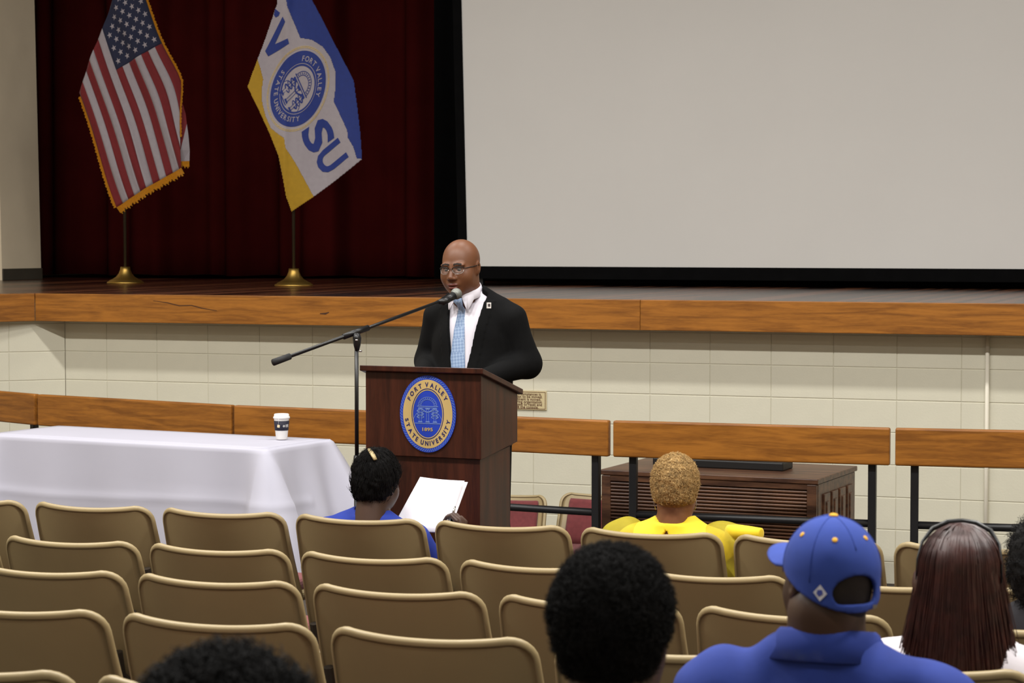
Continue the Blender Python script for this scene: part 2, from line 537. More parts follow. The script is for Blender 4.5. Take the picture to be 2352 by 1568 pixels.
fas_len = [(CF.x, at_Y(1470, 730, Y_FAS).x), (at_Y(1470, 730, Y_FAS).x, 0.9)]
for i, (xa, xb) in enumerate(fas_len):
    tr_ = structure(box('trim_%d' % (i + 1), ((xa + xb) / 2, Y_FAS + .02, Z_STAGE - .0975), (xb - xa - .002, .04, .195), M_oak, bevel=.004))
    if i == 0: TRIM1 = tr_
M_knot = mat('wood_split', (62, 32, 10), .6)
for pts, w in (([(352, 690), (385, 695), (412, 702), (440, 701), (462, 707), (498, 714)], .006), ([(735, 719), (748, 720), (756, 718)], .012)):
    W = [at_Y(x_, y_, Y_FAS) for x_, y_ in pts]
    V, T = stroke2d([(p.x, p.z) for p in W], w)
    V[0] = (V[0] + V[1]) / 2; V[-1] = (V[-1] + V[-2]) / 2
    mesh('wood_knot', [(a, Y_FAS - .0012, b) for a, b in V], T, M_knot, TRIM1)
mid = CF + SF * .95
o = structure(box('trim_3', (0, 0, 0), (1.9, .04, .195), M_oak, bevel=.004))
o.rotation_euler = (0, 0, math.atan2(.819, .574)); o.location = (mid.x - .819 * .02, mid.y + .574 * .02, Z_STAGE - .0975)
structure(mesh('ceiling_overhang', [(CF.x, Y_FAS + .03, Z_STAGE - .19), (.9, Y_FAS + .03, Z_STAGE - .19), (.9, Y_WALL + .1, Z_STAGE - .19), (CW.x - .1, Y_WALL + .1, Z_STAGE - .19), (CF2.x - .8, CF2.y, Z_STAGE - .19), (CF2.x, CF2.y, Z_STAGE - .19)],
               [(5, 4, 3, 2, 1, 0)], mat('plywood_soffit', (150, 120, 80), .7)))

# proscenium wall at the left of the stage ---------------------------------
pa = at_z(95, 641, Z_STAGE); pb = at_z(5, 643.4, Z_STAGE)
top = at_D(66, -330, (pa - CAM).dot(FWD_H))
pa2 = Vector((top.x, top.y, CEIL))
sh = pa2 - pa
lo = [pa, pb, pb + Vector((-1.6, -.5, 0)), pa + Vector((-1.6, .6, 0))]
V = [(p.x, p.y, Z_STAGE) for p in lo] + [(p.x + sh.x, p.y + sh.y, CEIL) for p in lo]
structure(mesh('wall_proscenium_left', V, [(0, 1, 5, 4), (1, 2, 6, 5), (2, 3, 7, 6), (3, 0, 4, 7)], M_plaster))
dn = (pb - pa); dn = Vector((dn.y, -dn.x, 0)).normalized()
if dn.dot(CAM - pa) < 0: dn = -dn
c = (pa + pb) / 2 + dn * .008 + Vector((0, 0, .052))
ob = structure(box('baseboard_left', (0, 0, 0), ((pb - pa).length, .016, .104), M_darktrim, bevel=.003))
ob.location = c; ob.rotation_euler = (0, 0, math.atan2((pb - pa).y, (pb - pa).x))

# shell of the hall ------------------------------------------------------
structure(mesh('wall_left', [(-13, -8, -1), (-13, 23, -1), (-13, 23, CEIL), (-13, -8, CEIL)], [(3, 2, 1, 0)], M_plaster))
structure(mesh('wall_right', [(7, -8, -1), (7, 23, -1), (7, 23, CEIL), (7, -8, CEIL)], [(0, 1, 2, 3)], M_plaster))
structure(mesh('wall_back', [(-13, -8, -1), (7, -8, -1), (7, -8, CEIL), (-13, -8, CEIL)], [(0, 1, 2, 3)], M_plaster))
structure(mesh('wall_stage_back', [(-13, 23, 1), (7, 23, 1), (7, 23, CEIL), (-13, 23, CEIL)], [(3, 2, 1, 0)], mat('stage_black_wall', (20, 19, 18), .9)))
structure(mesh('ceiling', [(-13, -8, CEIL), (7, -8, CEIL), (7, 14.2, CEIL), (-13, 14.2, CEIL)], [(0, 1, 2, 3)], M_ceiling))
structure(mesh('ceiling_stage', [(-13, 14.2, CEIL), (7, 14.2, CEIL), (7, 23, CEIL), (-13, 23, CEIL)], [(0, 1, 2, 3)], MATS['stage_black_wall']))
structure(mesh('wall_proscenium_header', [(-13, 14.2, 5.9), (7, 14.2, 5.9), (7, 14.2, CEIL), (-13, 14.2, CEIL), (-13, 14.45, 5.9), (7, 14.45, 5.9), (7, 14.45, CEIL), (-13, 14.45, CEIL)],
               [(0, 1, 2, 3), (4, 5, 1, 0), (7, 6, 5, 4)], M_plaster))

# ================================================================== STAGE DRESSING
def drape(name, x0, x1, Y, z0, z1, m, folds, depth, thick=.012):
    nx = int((x1 - x0) / .018); zs = np.linspace(z0, z1, 14)
    xs = np.linspace(x0, x1, nx)
    prof = sum(a * np.sin(f * xs + p) for a, f, p in folds)
    prof = np.tanh(prof * 1.4) * depth
    V = []; F = []
    for s in (0, thick):
        for z in zs:
            t = (z - z0) / (z1 - z0)
            k = 1.0 - .18 * t + .06 * np.sin(3 * t + xs * 1.3)
            hem = (.006 * np.sin(xs * 9) + .006) * (t == 0)
            V += [(x, Y + p * kk + s, z + h) for x, p, kk, h in zip(xs, prof, k, hem if hasattr(hem, '__len__') else [0] * nx)]
    nz = len(zs)
    for s in range(2):
        o = s * nx * nz
        for j in range(nz - 1):
            for i in range(nx - 1):
                q = (o + j * nx + i, o + j * nx + i + 1, o + (j + 1) * nx + i + 1, o + (j + 1) * nx + i)
                F.append(q if s == 0 else tuple(reversed(q)))
    o = nx * nz
    for j in range(nz - 1):
        F.append((j * nx, (j + 1) * nx, o + (j + 1) * nx, o + j * nx)); e = nx - 1
        F.append((j * nx + e, o + j * nx + e, o + (j + 1) * nx + e, (j + 1) * nx + e))
    for i in range(nx - 1):
        F.append((i, o + i, o + i + 1, i + 1))
    return mesh(name, V, F, m, None, True)
xr0 = at_Y(60, 640, Y_RED).x - .3; xr1 = at_Y(1010, 640, Y_RED).x
tag(drape('stage_curtain', xr0, xr1, Y_RED, Z_STAGE + .015, 5.6, M_red, [(.45, 13.5, .3), (.75, 6.6, 1.7), (.25, 23.7, 2.2), (.45, 2.9, .4)], .13),
    'dark maroon pleated stage curtain hanging behind the two flags', 'curtain')
Y_BK = 18.75
xb0 = at_Y(1001, 645, Y_BK).x
tag(drape('black_backdrop', xb0, 2.2, Y_BK, Z_STAGE + .01, 5.6, M_black, [(.8, 9.5, 1.3), (.5, 4.2, .7)], .06),
    'black cloth backdrop between the maroon curtain and the projection screen', 'backdrop')

# projection screen in a black frame
Y_SC = 17.4
sc_root = empty('projection_screen', (at_Y(1700, 640, Y_SC).x, Y_SC, Z_STAGE))
tag(sc_root, 'large pale grey projection screen with black border on the stage', 'screen')
def scp(px, py, dy=0.): p = at_Y(px, py, Y_SC); return Vector((p.x, Y_SC + dy, p.z))
bl = scp(1074, 611); tl0 = scp(1060, 0); sl = (tl0 - bl) / (tl0.z - bl.z)
ZT = 5.2
tl = bl + sl * (ZT - bl.z); xr = 1.6
zbr = scp(2352, 620).z
zb_avg = bl.z
R = sc_root.location
V = [tuple(bl - R), (xr - R.x, 0, zb_avg - R.z), (xr - R.x, 0, ZT - R.z), tuple(tl - R)]
V += [(v[0], .01, v[2]) for v in V]
mesh('screen_surface', V, [(0, 1, 2, 3), (7, 6, 5, 4), (0, 4, 5, 1), (3, 7, 4, 0)], mat('screen_vinyl', (224, 222, 219), .75, var=.015, scale=1.2), sc_root)
bw = .075
mesh('bottom_border', [(bl.x - bw - R.x, -.012, zb_avg - .1 - R.z), (xr - R.x, -.012, zb_avg - .1 - R.z), (xr - R.x, -.012, zb_avg - R.z), (bl.x - bw - R.x, -.012, zb_avg - R.z),
     (bl.x - bw - R.x, .03, zb_avg - .1 - R.z), (xr - R.x, .03, zb_avg - .1 - R.z), (xr - R.x, .03, zb_avg - R.z), (bl.x - bw - R.x, .03, zb_avg - R.z)],
     [(0, 1, 2, 3), (4, 5, 1, 0), (3, 2, 6, 7), (0, 3, 7, 4), (5, 4, 7, 6)], M_black, sc_root)
mesh('side_border', [(bl.x - bw - R.x, -.012, zb_avg - R.z), (bl.x - R.x, -.012, zb_avg - R.z), (tl.x - R.x, -.012, ZT - R.z), (tl.x - bw - R.x, -.012, ZT - R.z),
     (bl.x - bw - R.x, .03, zb_avg - R.z), (bl.x - R.x, .03, zb_avg - R.z), (tl.x - R.x, .03, ZT - R.z), (tl.x - bw - R.x, .03, ZT - R.z)],
     [(0, 1, 2, 3), (4, 0, 3, 7), (1, 5, 6, 2), (5, 4, 7, 6)], M_black, sc_root)
for fx in (bl.x + .1, -.3, .9):
    box('support_leg', (fx - R.x, .05, (zb_avg - Z_STAGE) / 2), (.05, .05, zb_avg - Z_STAGE), M_blackmetal, sc_root, bevel=.004)

# ================================================================== FLAGS
M_gold = mat('gold_fringe', (196, 134, 20), .7, var=.18, scale=120)
M_brass = mat('brushed_brass', (196, 160, 84), .44, metal=1., var=.06)
M_pole = mat('pole_wood', (54, 46, 34), .4, var=.1)
M_fr = mat('flag_red', (114, 20, 26), .8, var=.06, scale=30, sheen=.2)
M_fw = mat('flag_white', (160, 152, 158), .8, var=.04, scale=30, sheen=.2)
M_fn = mat('flag_navy', (20, 27, 58), .8, var=.08, scale=30, sheen=.2)
M_fb = mat('flag_blue', (24, 46, 122), .75, var=.06, scale=30, sheen=.2)
M_fy = mat('flag_yellow', (170, 132, 14), .75, var=.06, scale=30, sheen=.2)

def flag_stand(px, py, label):
    b = at_z(px, py, Z_STAGE)
    root = empty('flag_stand', (b.x, b.y, Z_STAGE))
    tag(root, label, 'flag', 'flags on the stage')
    lathe('stand_base', [(.0, 0), (.153, 0), (.156, .008), (.150, .016), (.140, .020), (.136, .026), (.11, .038), (.078, .058), (.056, .085), (.044, .115), (.040, .142), (.0, .142)], M_brass, root, 40)
    tube('pole', [(0, 0, .13), (0, 0, 2.95)], .0135, M_pole, root, 14)
    lathe('finial', [(.0, 0), (.02, .01), (.034, .04), (.02, .07), (.008, .11), (.012, .15), (.0, .22)], M_brass, root, 16, loc=(0, 0, 2.94))
    D = (b - CAM).dot(FWD_H)
    return root, b, D
def flag_mapper(b, D, wave, gap=.05):
    def f(px, py, off=0.):
        p = at_D(px, py, D) - b
        p.z = at_D(px, py, D).z - Z_STAGE
        return p - FWD_H * (gap + off + wave(px, py))
    return f

# --- striped flag
us, b1, D1 = flag_stand(288, 651, 'red and white striped flag with white stars and gold fringe')
def wave1(px, py):
    s = px * .92 - py * .38
    return .022 * math.sin(s * .055) + .012 * math.sin(s * .13 + 1.2) + .012 * math.sin(py * .021)
map1 = flag_mapper(b1, D1, wave1)
A0 = np.array([311., -75.]); AA = np.array([146.7, 438.3]); BB = np.array([-187., 113.])
def P1(a, b):
    b0 = max(0., (a - .594) / .406 * .2); b = max(b, b0)
    p = A0 + AA * a + BB * b
    p = p + np.array([20, 0]) * math.exp(-((a - .6) / .17) ** 2) * (1 - b) ** 3
    p = p + np.array([3.0 * math.sin(9 * a + 3 * b), 1.5 * math.sin(7 * a - 4 * b)]) * min(1, a)
    return p
def amin(b):      # the cloth is folded back along a line at the upper left
    nrm = np.array([213., 79.]); c0 = nrm @ np.array([183., 213.])
    a = (c0 - nrm @ (A0 + BB * b)) / (nrm @ AA)
    return min(max(0., a), .98)
def strip(name, b_lo, b_hi, a_lo, a_hi, m, parent, off=0., nb=4, na=40):
    V = []; F = []
    for i in range(nb + 1):
        b = b_lo + (b_hi - b_lo) * i / nb
        s = max(amin(b), a_lo)
        for j in range(na + 1):
            a = s + (a_hi - s) * j / na
            V.append(map1(*P1(a, b), off))
    for i in range(nb):
        for j in range(na):
            q = (i * (na + 1) + j, i * (na + 1) + j + 1, (i + 1) * (na + 1) + j + 1, (i + 1) * (na + 1) + j)
            F.append(q)
    o = mesh(name, V, F, m, parent, True)
    bm = bmesh.new(); bm.from_mesh(o.data); bmesh.ops.remove_doubles(bm, verts=bm.verts, dist=.0004); bm.to_mesh(o.data); bm.free()
    so = o.modifiers.new('thickness', 'SOLIDIFY'); so.thickness = .0015; so.offset = 0
    return o
for s in range(13):
    o = strip('stripe', s / 13, (s + 1) / 13, .4 if s < 7 else 0., 1., M_fr if s % 2 == 0 else M_fw, us)
can = strip('canton', 0, 7 / 13, 0., .4, M_fn, us, nb=20)
for i in range(1, 10):
    for j in range(1, 12):
        if (i + j) % 2: continue
        a = .4 * j / 12; b = 7 / 13 * i / 10
        if a < amin(b) + .012: continue
        V = []
        for k in range(10):
            an = math.pi * 2 * k / 10; rr = 1. if k % 2 == 0 else .4
            V.append(map1(*P1(a - math.cos(an) * .0165 * rr, b + math.sin(an) * .0295 * rr), .002))
        V.append(map1(*P1(a, b), .002))
        mesh('star', V, [(10, (k + 1) % 10, k) for k in range(10)], M_fw, can)
def fringe(name, pts, w, side, m, parent, mp, off=.004, step=2.2):
    """bullion fringe: short twisted cords hanging off a px polyline"""
    V = []; F = []
    P = [np.array(p, float) for p in pts]
    path = []
    for i in range(len(P) - 1):
        n = max(2, int(np.linalg.norm(P[i + 1] - P[i]) / step))
        path += [P[i] + (P[i + 1] - P[i]) * k / n for k in range(n)]
    path.append(P[-1])
    for i in range(len(path) - 1):
        t = path[i + 1] - path[i]; t /= np.linalg.norm(t); nn = np.array([-t[1], t[0]]) * side
        w2 = w * (1 + .18 * math.sin(i * 1.9) + .1 * math.sin(i * .7))
        a, b = path[i], path[i + 1]
        k = len(V); mid = (a + b) / 2
        V += [mp(*a, off), mp(*b, off), mp(*(b + nn * w2), off), mp(*(a + nn * w2), off), mp(*mid, off + .006), mp(*(mid + nn * w2 * 1.05), off + .005)]
        F += [(k, k + 4, k + 5, k + 3), (k + 4, k + 1, k + 2, k + 5), (k, k + 3, k + 2, k + 1)]
    return mesh(name, V, F, m, parent)
ed = [P1(a, 0) for a in np.linspace(0.02, .60, 14)]
fringe('fringe', ed, 5, -1, M_gold, us, map1)
fringe('fringe', [P1(a, 1) for a in np.linspace(.42, 1., 14)], 5.5, 1, M_gold, us, map1)
fringe('fringe', [P1(1., b) for b in np.linspace(1., .2, 12)], 15, 1, M_gold, us, map1)
fringe('fringe', [P1(a, 0) for a in np.linspace(.595, .86, 8)], 4, -1, M_gold, us, map1, .012)
def backfold(x, y): return map1(x, y, -.03)
pl = [(412, 232), (420, 238), (427, 262), (432, 300), (437, 345), (437, 374), (412, 386)]
mesh('folded_edge', [backfold(*p) for p in [(412, 232), (420, 238), (427, 262), (430, 285), (417, 345), (412, 360)]], [(0, 5, 4, 3, 2, 1)], M_fr, us)
mesh('folded_edge', [backfold(*p) for p in [(430, 285), (434, 312), (437, 345), (437, 372), (410, 388), (412, 360), (417, 345)]], [(0, 6, 5, 4, 3, 2, 1)], M_fw, us)
fringe('fringe', [(437, 370), (414, 371)], 13, -1, M_gold, us, map1, -.025)

# --- seal artwork used on the flag and on the lectern (unit circle, y up)
def arch_art(k=1.):
    it = []
    arc = lambda r, n=24: [(r * math.cos(math.pi * i / n), .16 + r * .95 * math.sin(math.pi * i / n)) for i in range(n + 1)]
    it += [stroke2d(arc(.40), .022), stroke2d(arc(.29), .022)]
    for i in range(13):
        a = math.pi * (i + .5) / 13
        it.append(stroke2d([(.32 * math.cos(a), .16 + .30 * math.sin(a)), (.37 * math.cos(a), .16 + .35 * math.sin(a))], .03))
    it += [poly2d([(-.46, .12), (.46, .12), (.46, .155), (-.46, .155)]), poly2d([(-.40, .06), (.40, .06), (.40, .085), (-.40, .085)])]
    for cx in (-.32, 0, .32):
        for dx in (-.045, .045): it.append(stroke2d([(cx + dx, .06), (cx + dx, -.50)], .018))
        it += [poly2d([(cx - .10, -.56), (cx + .10, -.56), (cx + .08, -.50), (cx - .08, -.50)]), poly2d([(cx - .08, .0), (cx + .08, .0), (cx + .10, .06), (cx - .10, .06)])]
    for sx in (-1, 1):
        wavy = [(sx * (.32 + .14 * math.sin(t * 2.2)), .0 - .09 * t) for t in np.linspace(0, 4.2, 22)]
        it.append(stroke2d(wavy, .045)); 
        wavy = [(sx * (.32 - .16 * math.sin(t * 2.2 + .4)), -.02 - .09 * t) for t in np.linspace(0, 4.0, 22)]
        it.append(stroke2d(wavy, .03))
    it.append(stroke2d([(-.25 + .5 * i / 12, .02 - .13 * math.sin(math.pi * i / 12)) for i in range(13)], .05))
    it += [poly2d([(-.56, -.62), (.56, -.62), (.56, -.585), (-.56, -.585)]), stroke2d([(-.5, -.2), (-.62, -.42)], .02), stroke2d([(.5, -.2), (.62, -.42)], .02)]
    V, T = join2d(it)
    return V * k, T
def decal(name, VT, mp2, m, parent, off):
    """flat print: maps unit-plane artwork through mp2(u, v, off)"""
    V, T = VT
    return mesh(name, [mp2(u, v, off) for u, v in V], T, m, parent)

# --- university flag
fv, b2, D2 = flag_stand(675, 657, 'blue, white and yellow flag with round seal and large blue letters')
def wave2(px, py):
    s = px * .9 - py * .43
    return .020 * math.sin(s * .045 + .8) + .014 * math.exp(-((px - 660 - (py - 120) * -.02) / 9) ** 2) + .008 * math.sin(py * .03 + s * .05)
map2 = flag_mapper(b2, D2, wave2)
OUT = [(642, -120), (668, -150), (690, -60), (717, 0), (745, 52), (775, 112), (813, 185), (822, 250), (829, 310), (833, 366), (806, 388), (775, 412), (722, 452), (671, 486), (659, 452), (652, 410), (642, 360), (620, 305), (597, 255), (571, 201), (593, 138), (616, 74), (638, 12)]
BLUE = [(655, -140), (690, -60), (717, 0), (745, 52), (775, 112), (813, 185), (822, 250), (829, 310), (833, 366), (821, 364), (813, 338), (801, 318), (799, 300), (768, 234), (772, 200), (771, 165), (760, 133), (742, 108), (718, 93), (692, 89), (672, 42), (661, 14), (655, -40)]
YEL = [(593, 138), (599, 155), (606, 184), (603, 208), (604, 235), (612, 268), (624, 295), (640, 308), (655, 318), (658, 340), (680, 374), (722, 452), (671, 486), (659, 452), (652, 410), (642, 360), (620, 305), (597, 255), (571, 201)]
def inside(poly, X, Y):
    poly = np.array(poly, float); r = np.zeros(X.shape, bool); j = len(poly) - 1
    for i in range(len(poly)):
        xi, yi = poly[i]; xj, yj = poly[j]
        c = ((yi > Y) != (yj > Y)) & (X < (xj - xi) * (Y - yi) / (yj - yi + 1e-12) + xi)
        r ^= c; j = i
    return r
st = 1.6
gx = np.arange(565, 840, st); gy = np.arange(-152, 490, st)
CX, CY = np.meshgrid(gx[:-1] + st / 2, gy[:-1] + st / 2, indexing='ij')
ins = inside(OUT, CX, CY); idxm = np.where(inside(BLUE, CX, CY), 1, np.where(inside(YEL, CX, CY), 2, 0))
for nm, k, mm in (('white_field', 0, M_fw), ('blue_field', 1, M_fb), ('yellow_field', 2, M_fy)):
    sel = np.argwhere(ins & (idxm == k)); ids = {}; V = []; F = []
    for i, j in sel:
        q = []
        for di, dj in ((0, 0), (0, 1), (1, 1), (1, 0)):
            key = (i + di, j + dj)
            if key not in ids: ids[key] = len(V); V.append(map2(gx[key[0]], gy[key[1]]))
            q.append(ids[key])
        F.append(q)
    o = mesh(nm, V, F, mm, fv, True)
    so = o.modifiers.new('thickness', 'SOLIDIFY'); so.thickness = .0015; so.offset = 0
def letter(ch, cx, cy, e1, e2):
    V, T = glyphs(ch, .03); V = V - (V.max(0) + V.min(0)) / 2; V = V / (V.max(0) - V.min(0))
    return np.array([(cx + u * e1[0] + v * e2[0], cy + u * e1[1] + v * e2[1]) for u, v in V]), T
lt = [letter('S', 731.5, 312, (27, 53), (61, -42)), letter('U', 761, 362, (25, 44), (58, -46))]
def clip_letters(): return join2d(lt)
V, T = refine(clip_letters(), 1)
mesh('lettering', [map2(x, y, .005) for x, y in V], T, M_fb, fv)
vp = [poly2d([(651, 40), (657, 52), (627, 113), (617, 130), (610, 118)]), poly2d([(610, 118), (618, 108), (663, 90), (666, 102), (617, 130)]), poly2d([(634, 22), (645, 31), (642, 38), (635, 42), (631, 36)])]
V, T = refine(join2d(vp), 3)
mesh('lettering', [map2(x, y, .005) for x, y in V], T, M_fb, fv)
SE1 = np.array([29., 65.4]); SE2 = np.array([56.8, -57.4]); SC0 = np.array([686., 205.])
def sealmap(u, v, off): p = SC0 + SE1 * u + SE2 * v; return map2(p[0], p[1], off)
M_goldprint = mat('gold_print', (196, 170, 110), .6, var=.05)
def multi(items):
    return join2d(items)
sring = decal('seal_ring', refine(ring2d(.60, 1.0, 72), 2), sealmap, M_fb, fv, .004)
decal('seal_border', multi([ring2d(1.07, 1.085, 72), ring2d(1.11, 1.125, 72)] + [stroke2d([(1.075 * math.sin(a), 1.075 * math.cos(a)), (1.12 * math.sin(a + .05), 1.12 * math.cos(a + .05))], .014) for a in np.linspace(0, 2 * math.pi, 70)]), sealmap, M_goldprint, sring, .0045)
decal('seal_line', multi([ring2d(.655, .67, 72)]), sealmap, M_fw, sring, .006)
decal('lettering', arc_text('FORT VALLEY', -52, 58, .80, .20, bold=.015), sealmap, M_fw, sring, .0065)
decal('lettering', arc_text('STATE UNIVERSITY', 258, 112, .80, .19, inward=True, bold=.015), sealmap, M_fw, sring, .0065)
decal('seal_emblem', refine(arch_art(.92), 1), sealmap, M_fb, sring, .0045)
# ================================================================== WALL FITTINGS
M_white = mat('white_paint', (222, 216, 200), .5, var=.02)
p = at_Y(2268, 900, Y_WALL)
cd = empty('wall_conduit', (p.x, Y_WALL - .014, Z_PIT))
tag(cd, 'thin white conduit running up the block wall at right', 'pipe')
tube('pipe', [(0, 0, 0), (0, 0, 1.76)], .013, M_white, cd, 10)
for z in (.45, 1.15): box('pipe_clip', (0, .004, z), (.05, .02, .02), M_white, cd, bevel=.003)

pq = [at_Y(1140, 894, Y_WALL), at_Y(1256, 898, Y_WALL), at_Y(1256, 942, Y_WALL)]
pw, ph = pq[1].x - pq[0].x, pq[1].z - pq[2].z
pr = empty('wall_plaque', ((pq[0].x + pq[1].x) / 2, Y_WALL - .001, (pq[1].z + pq[2].z) / 2))
tag(pr, 'small cream notice plaque with brown lettering on the block wall', 'plaque')
box('plate', (0, -.004, 0), (pw, .008, ph), mat('plaque_cream', (208, 192, 150), .5, var=.02), pr, bevel=.002)
M_brownprint = mat('brown_print', (92, 52, 30), .6)
for sx in (-1, 1): box('edge_line', (sx * (pw / 2 - .008), -.0085, 0), (.0035, .0012, ph - .014), M_brownprint, pr)
for sz in (-1, 1): box('edge_line', (0, -.0085, sz * (ph / 2 - .008)), (pw - .014, .0012, .0035), M_brownprint, pr)
VT = []
for i, t in enumerate(['Under no circumstances is', 'the pipe organ to be moved.', 'If the instrument is moved,', 'the sponsoring organization', 'will be charged to reset and', 'recalibrate the console.']):
    V, T = line_text(t, .012); s = min(.026, (pw - .03) / (V[:, 0].max() - V[:, 0].min()))
    V = V * s; V[:, 1] += ph / 2 - .030 - i * .0172; VT.append((V, T))
V, T = join2d(VT)
mesh('lettering', [(x, -.0095, y) for x, y in V], [tuple(t) for t in T], M_brownprint, pr)

# ================================================================== ORCHESTRA PIT RAILING
def seg_points(pxa, pxb):
    """points on the rail curve between two picture columns"""
    xs = [a for a, b in RAIL_PX]
    ya = np.interp(pxa, xs, [b for a, b in RAIL_PX]); yb = np.interp(pxb, xs, [b for a, b in RAIL_PX])
    return at_z(pxa, float(ya), Z_RAIL), at_z(pxb, float(yb), Z_RAIL)
RAILS = [(-330, 85, 'left end, reaching to the picture edge'), (91, 536, 'behind the white table, left part'), (541, 925, 'behind the white table end and coffee cup'),
         (932, 1400, 'behind the speaker, with the notice plaque above it'), (1410, 2045, 'in front of the brown organ console'), (2057, 2560, 'at the far right, beside the white conduit')]
for i, (a, b, where) in enumerate(RAILS):
    A, B = seg_points(a, b)
    d = B - A; Lr = d.length; an = math.atan2(d.y, d.x)
    root = empty('pit_railing', ((A.x + B.x) / 2, (A.y + B.y) / 2, 0), an)
    tag(root, 'oak panel railing on black posts ' + where, 'railing', 'railing sections along the pit')
    box('panel', (0, 0, Z_RAIL - .10), (Lr, .045, .20), M_oak, root, bevel=.010, seg=3)
    for sx in (-1, 1):
        px_ = sx * (Lr / 2 - .10)
        box('post', (px_, .045, (Z_RAIL - .03) / 2), (.042, .042, Z_RAIL - .03), M_blackmetal, root, bevel=.004)
        box('foot_plate', (px_, .045, .004), (.11, .09, .008), M_blackmetal, root, bevel=.002)
    tube('lower_rail', [(-Lr / 2 + .10, .045, .335), (Lr / 2 - .10, .045, .335)], .021, M_blackmetal, root, 12)

# ================================================================== ORGAN CONSOLE IN THE PIT
M_org = wood('walnut_dark', (58, 35, 24), (102, 68, 46), stretch=(1, 9, 9), scale=3., rough=.42, knots=False)
of0 = at_D(1382, 1077, 13.15); of1 = at_D(1876, 1101, 12.62)
Zo = (of0.z + of1.z) / 2
d = of1 - of0; d.z = 0; Lo = d.length; ano = math.atan2(d.y, d.x)
Do = .80; Ho = Zo - Z_PIT
org = empty('organ_console', ((of0.x + of1.x) / 2, (of0.y + of1.y) / 2, Z_PIT), ano)
tag(org, 'dark brown slatted organ console in the pit behind the railing', 'organ')
box('carcass', (0, Do / 2 + .03, Ho / 2), (Lo - .06, Do - .06, Ho - .05), M_org, org)
box('top', (0, Do / 2, Ho - .015), (Lo + .02, Do + .02, .03), M_org, org, bevel=.005)
box('frieze', (0, .012, Ho - .047), (Lo - .02, .03, .034), M_org, org, bevel=.003)
box('plinth', (0, .012, .06), (Lo - .02, .04, .12), M_org, org, bevel=.004)
ns = 27; z0, z1 = .40, Ho - .068
bm = bmesh.new(); add_box(bm, (0, 0, 0), (Lo - .10, .024, (z1 - z0) / ns * .80), .006, seg=2)
slat_me = bpy.data.meshes.new('slat'); bm.normal_update(); bm.to_mesh(slat_me); bm.free(); slat_me.materials.append(M_org)
for i in range(ns):
    o = link('slat', slat_me, None, org); o.location = (-.005, .012, z0 + (i + .5) * (z1 - z0) / ns)
box('lower_panel', (0, .02, .26), (Lo - .1, .02, .26), M_org, org, bevel=.004)
for sx in (-1, 1): box('corner_post', (sx * (Lo / 2 - .028), .02, Ho / 2 - .015), (.056, .05, Ho - .035), M_org, org, bevel=.004)
box('end_panel', (Lo / 2 - .012, Do / 2, Ho / 2 - .015), (.03, Do - .04, Ho - .035), M_org, org, bevel=.003)
for k in range(4):
    yk = .10 + k * (Do - .16) / 4
    bm = bmesh.new()
    w, h = (Do - .16) / 4 * .72, Ho - .25
    add_box(bm, (Lo / 2 + .008, yk + w / 2 + .01, Ho / 2 + .03), (.014, w, h), .004)
    add_box(bm, (Lo / 2 + .016, yk + w / 2 + .01, Ho / 2 + .03), (.012, w * .45, h - .09), .004)
    bmobj('end_flute', bm, M_org, org)
box('music_desk', (-.05, Do * .52, Ho + .025), (Lo * .62, .20, .05), mat('console_black', (14, 13, 13), .5), org, bevel=.008)

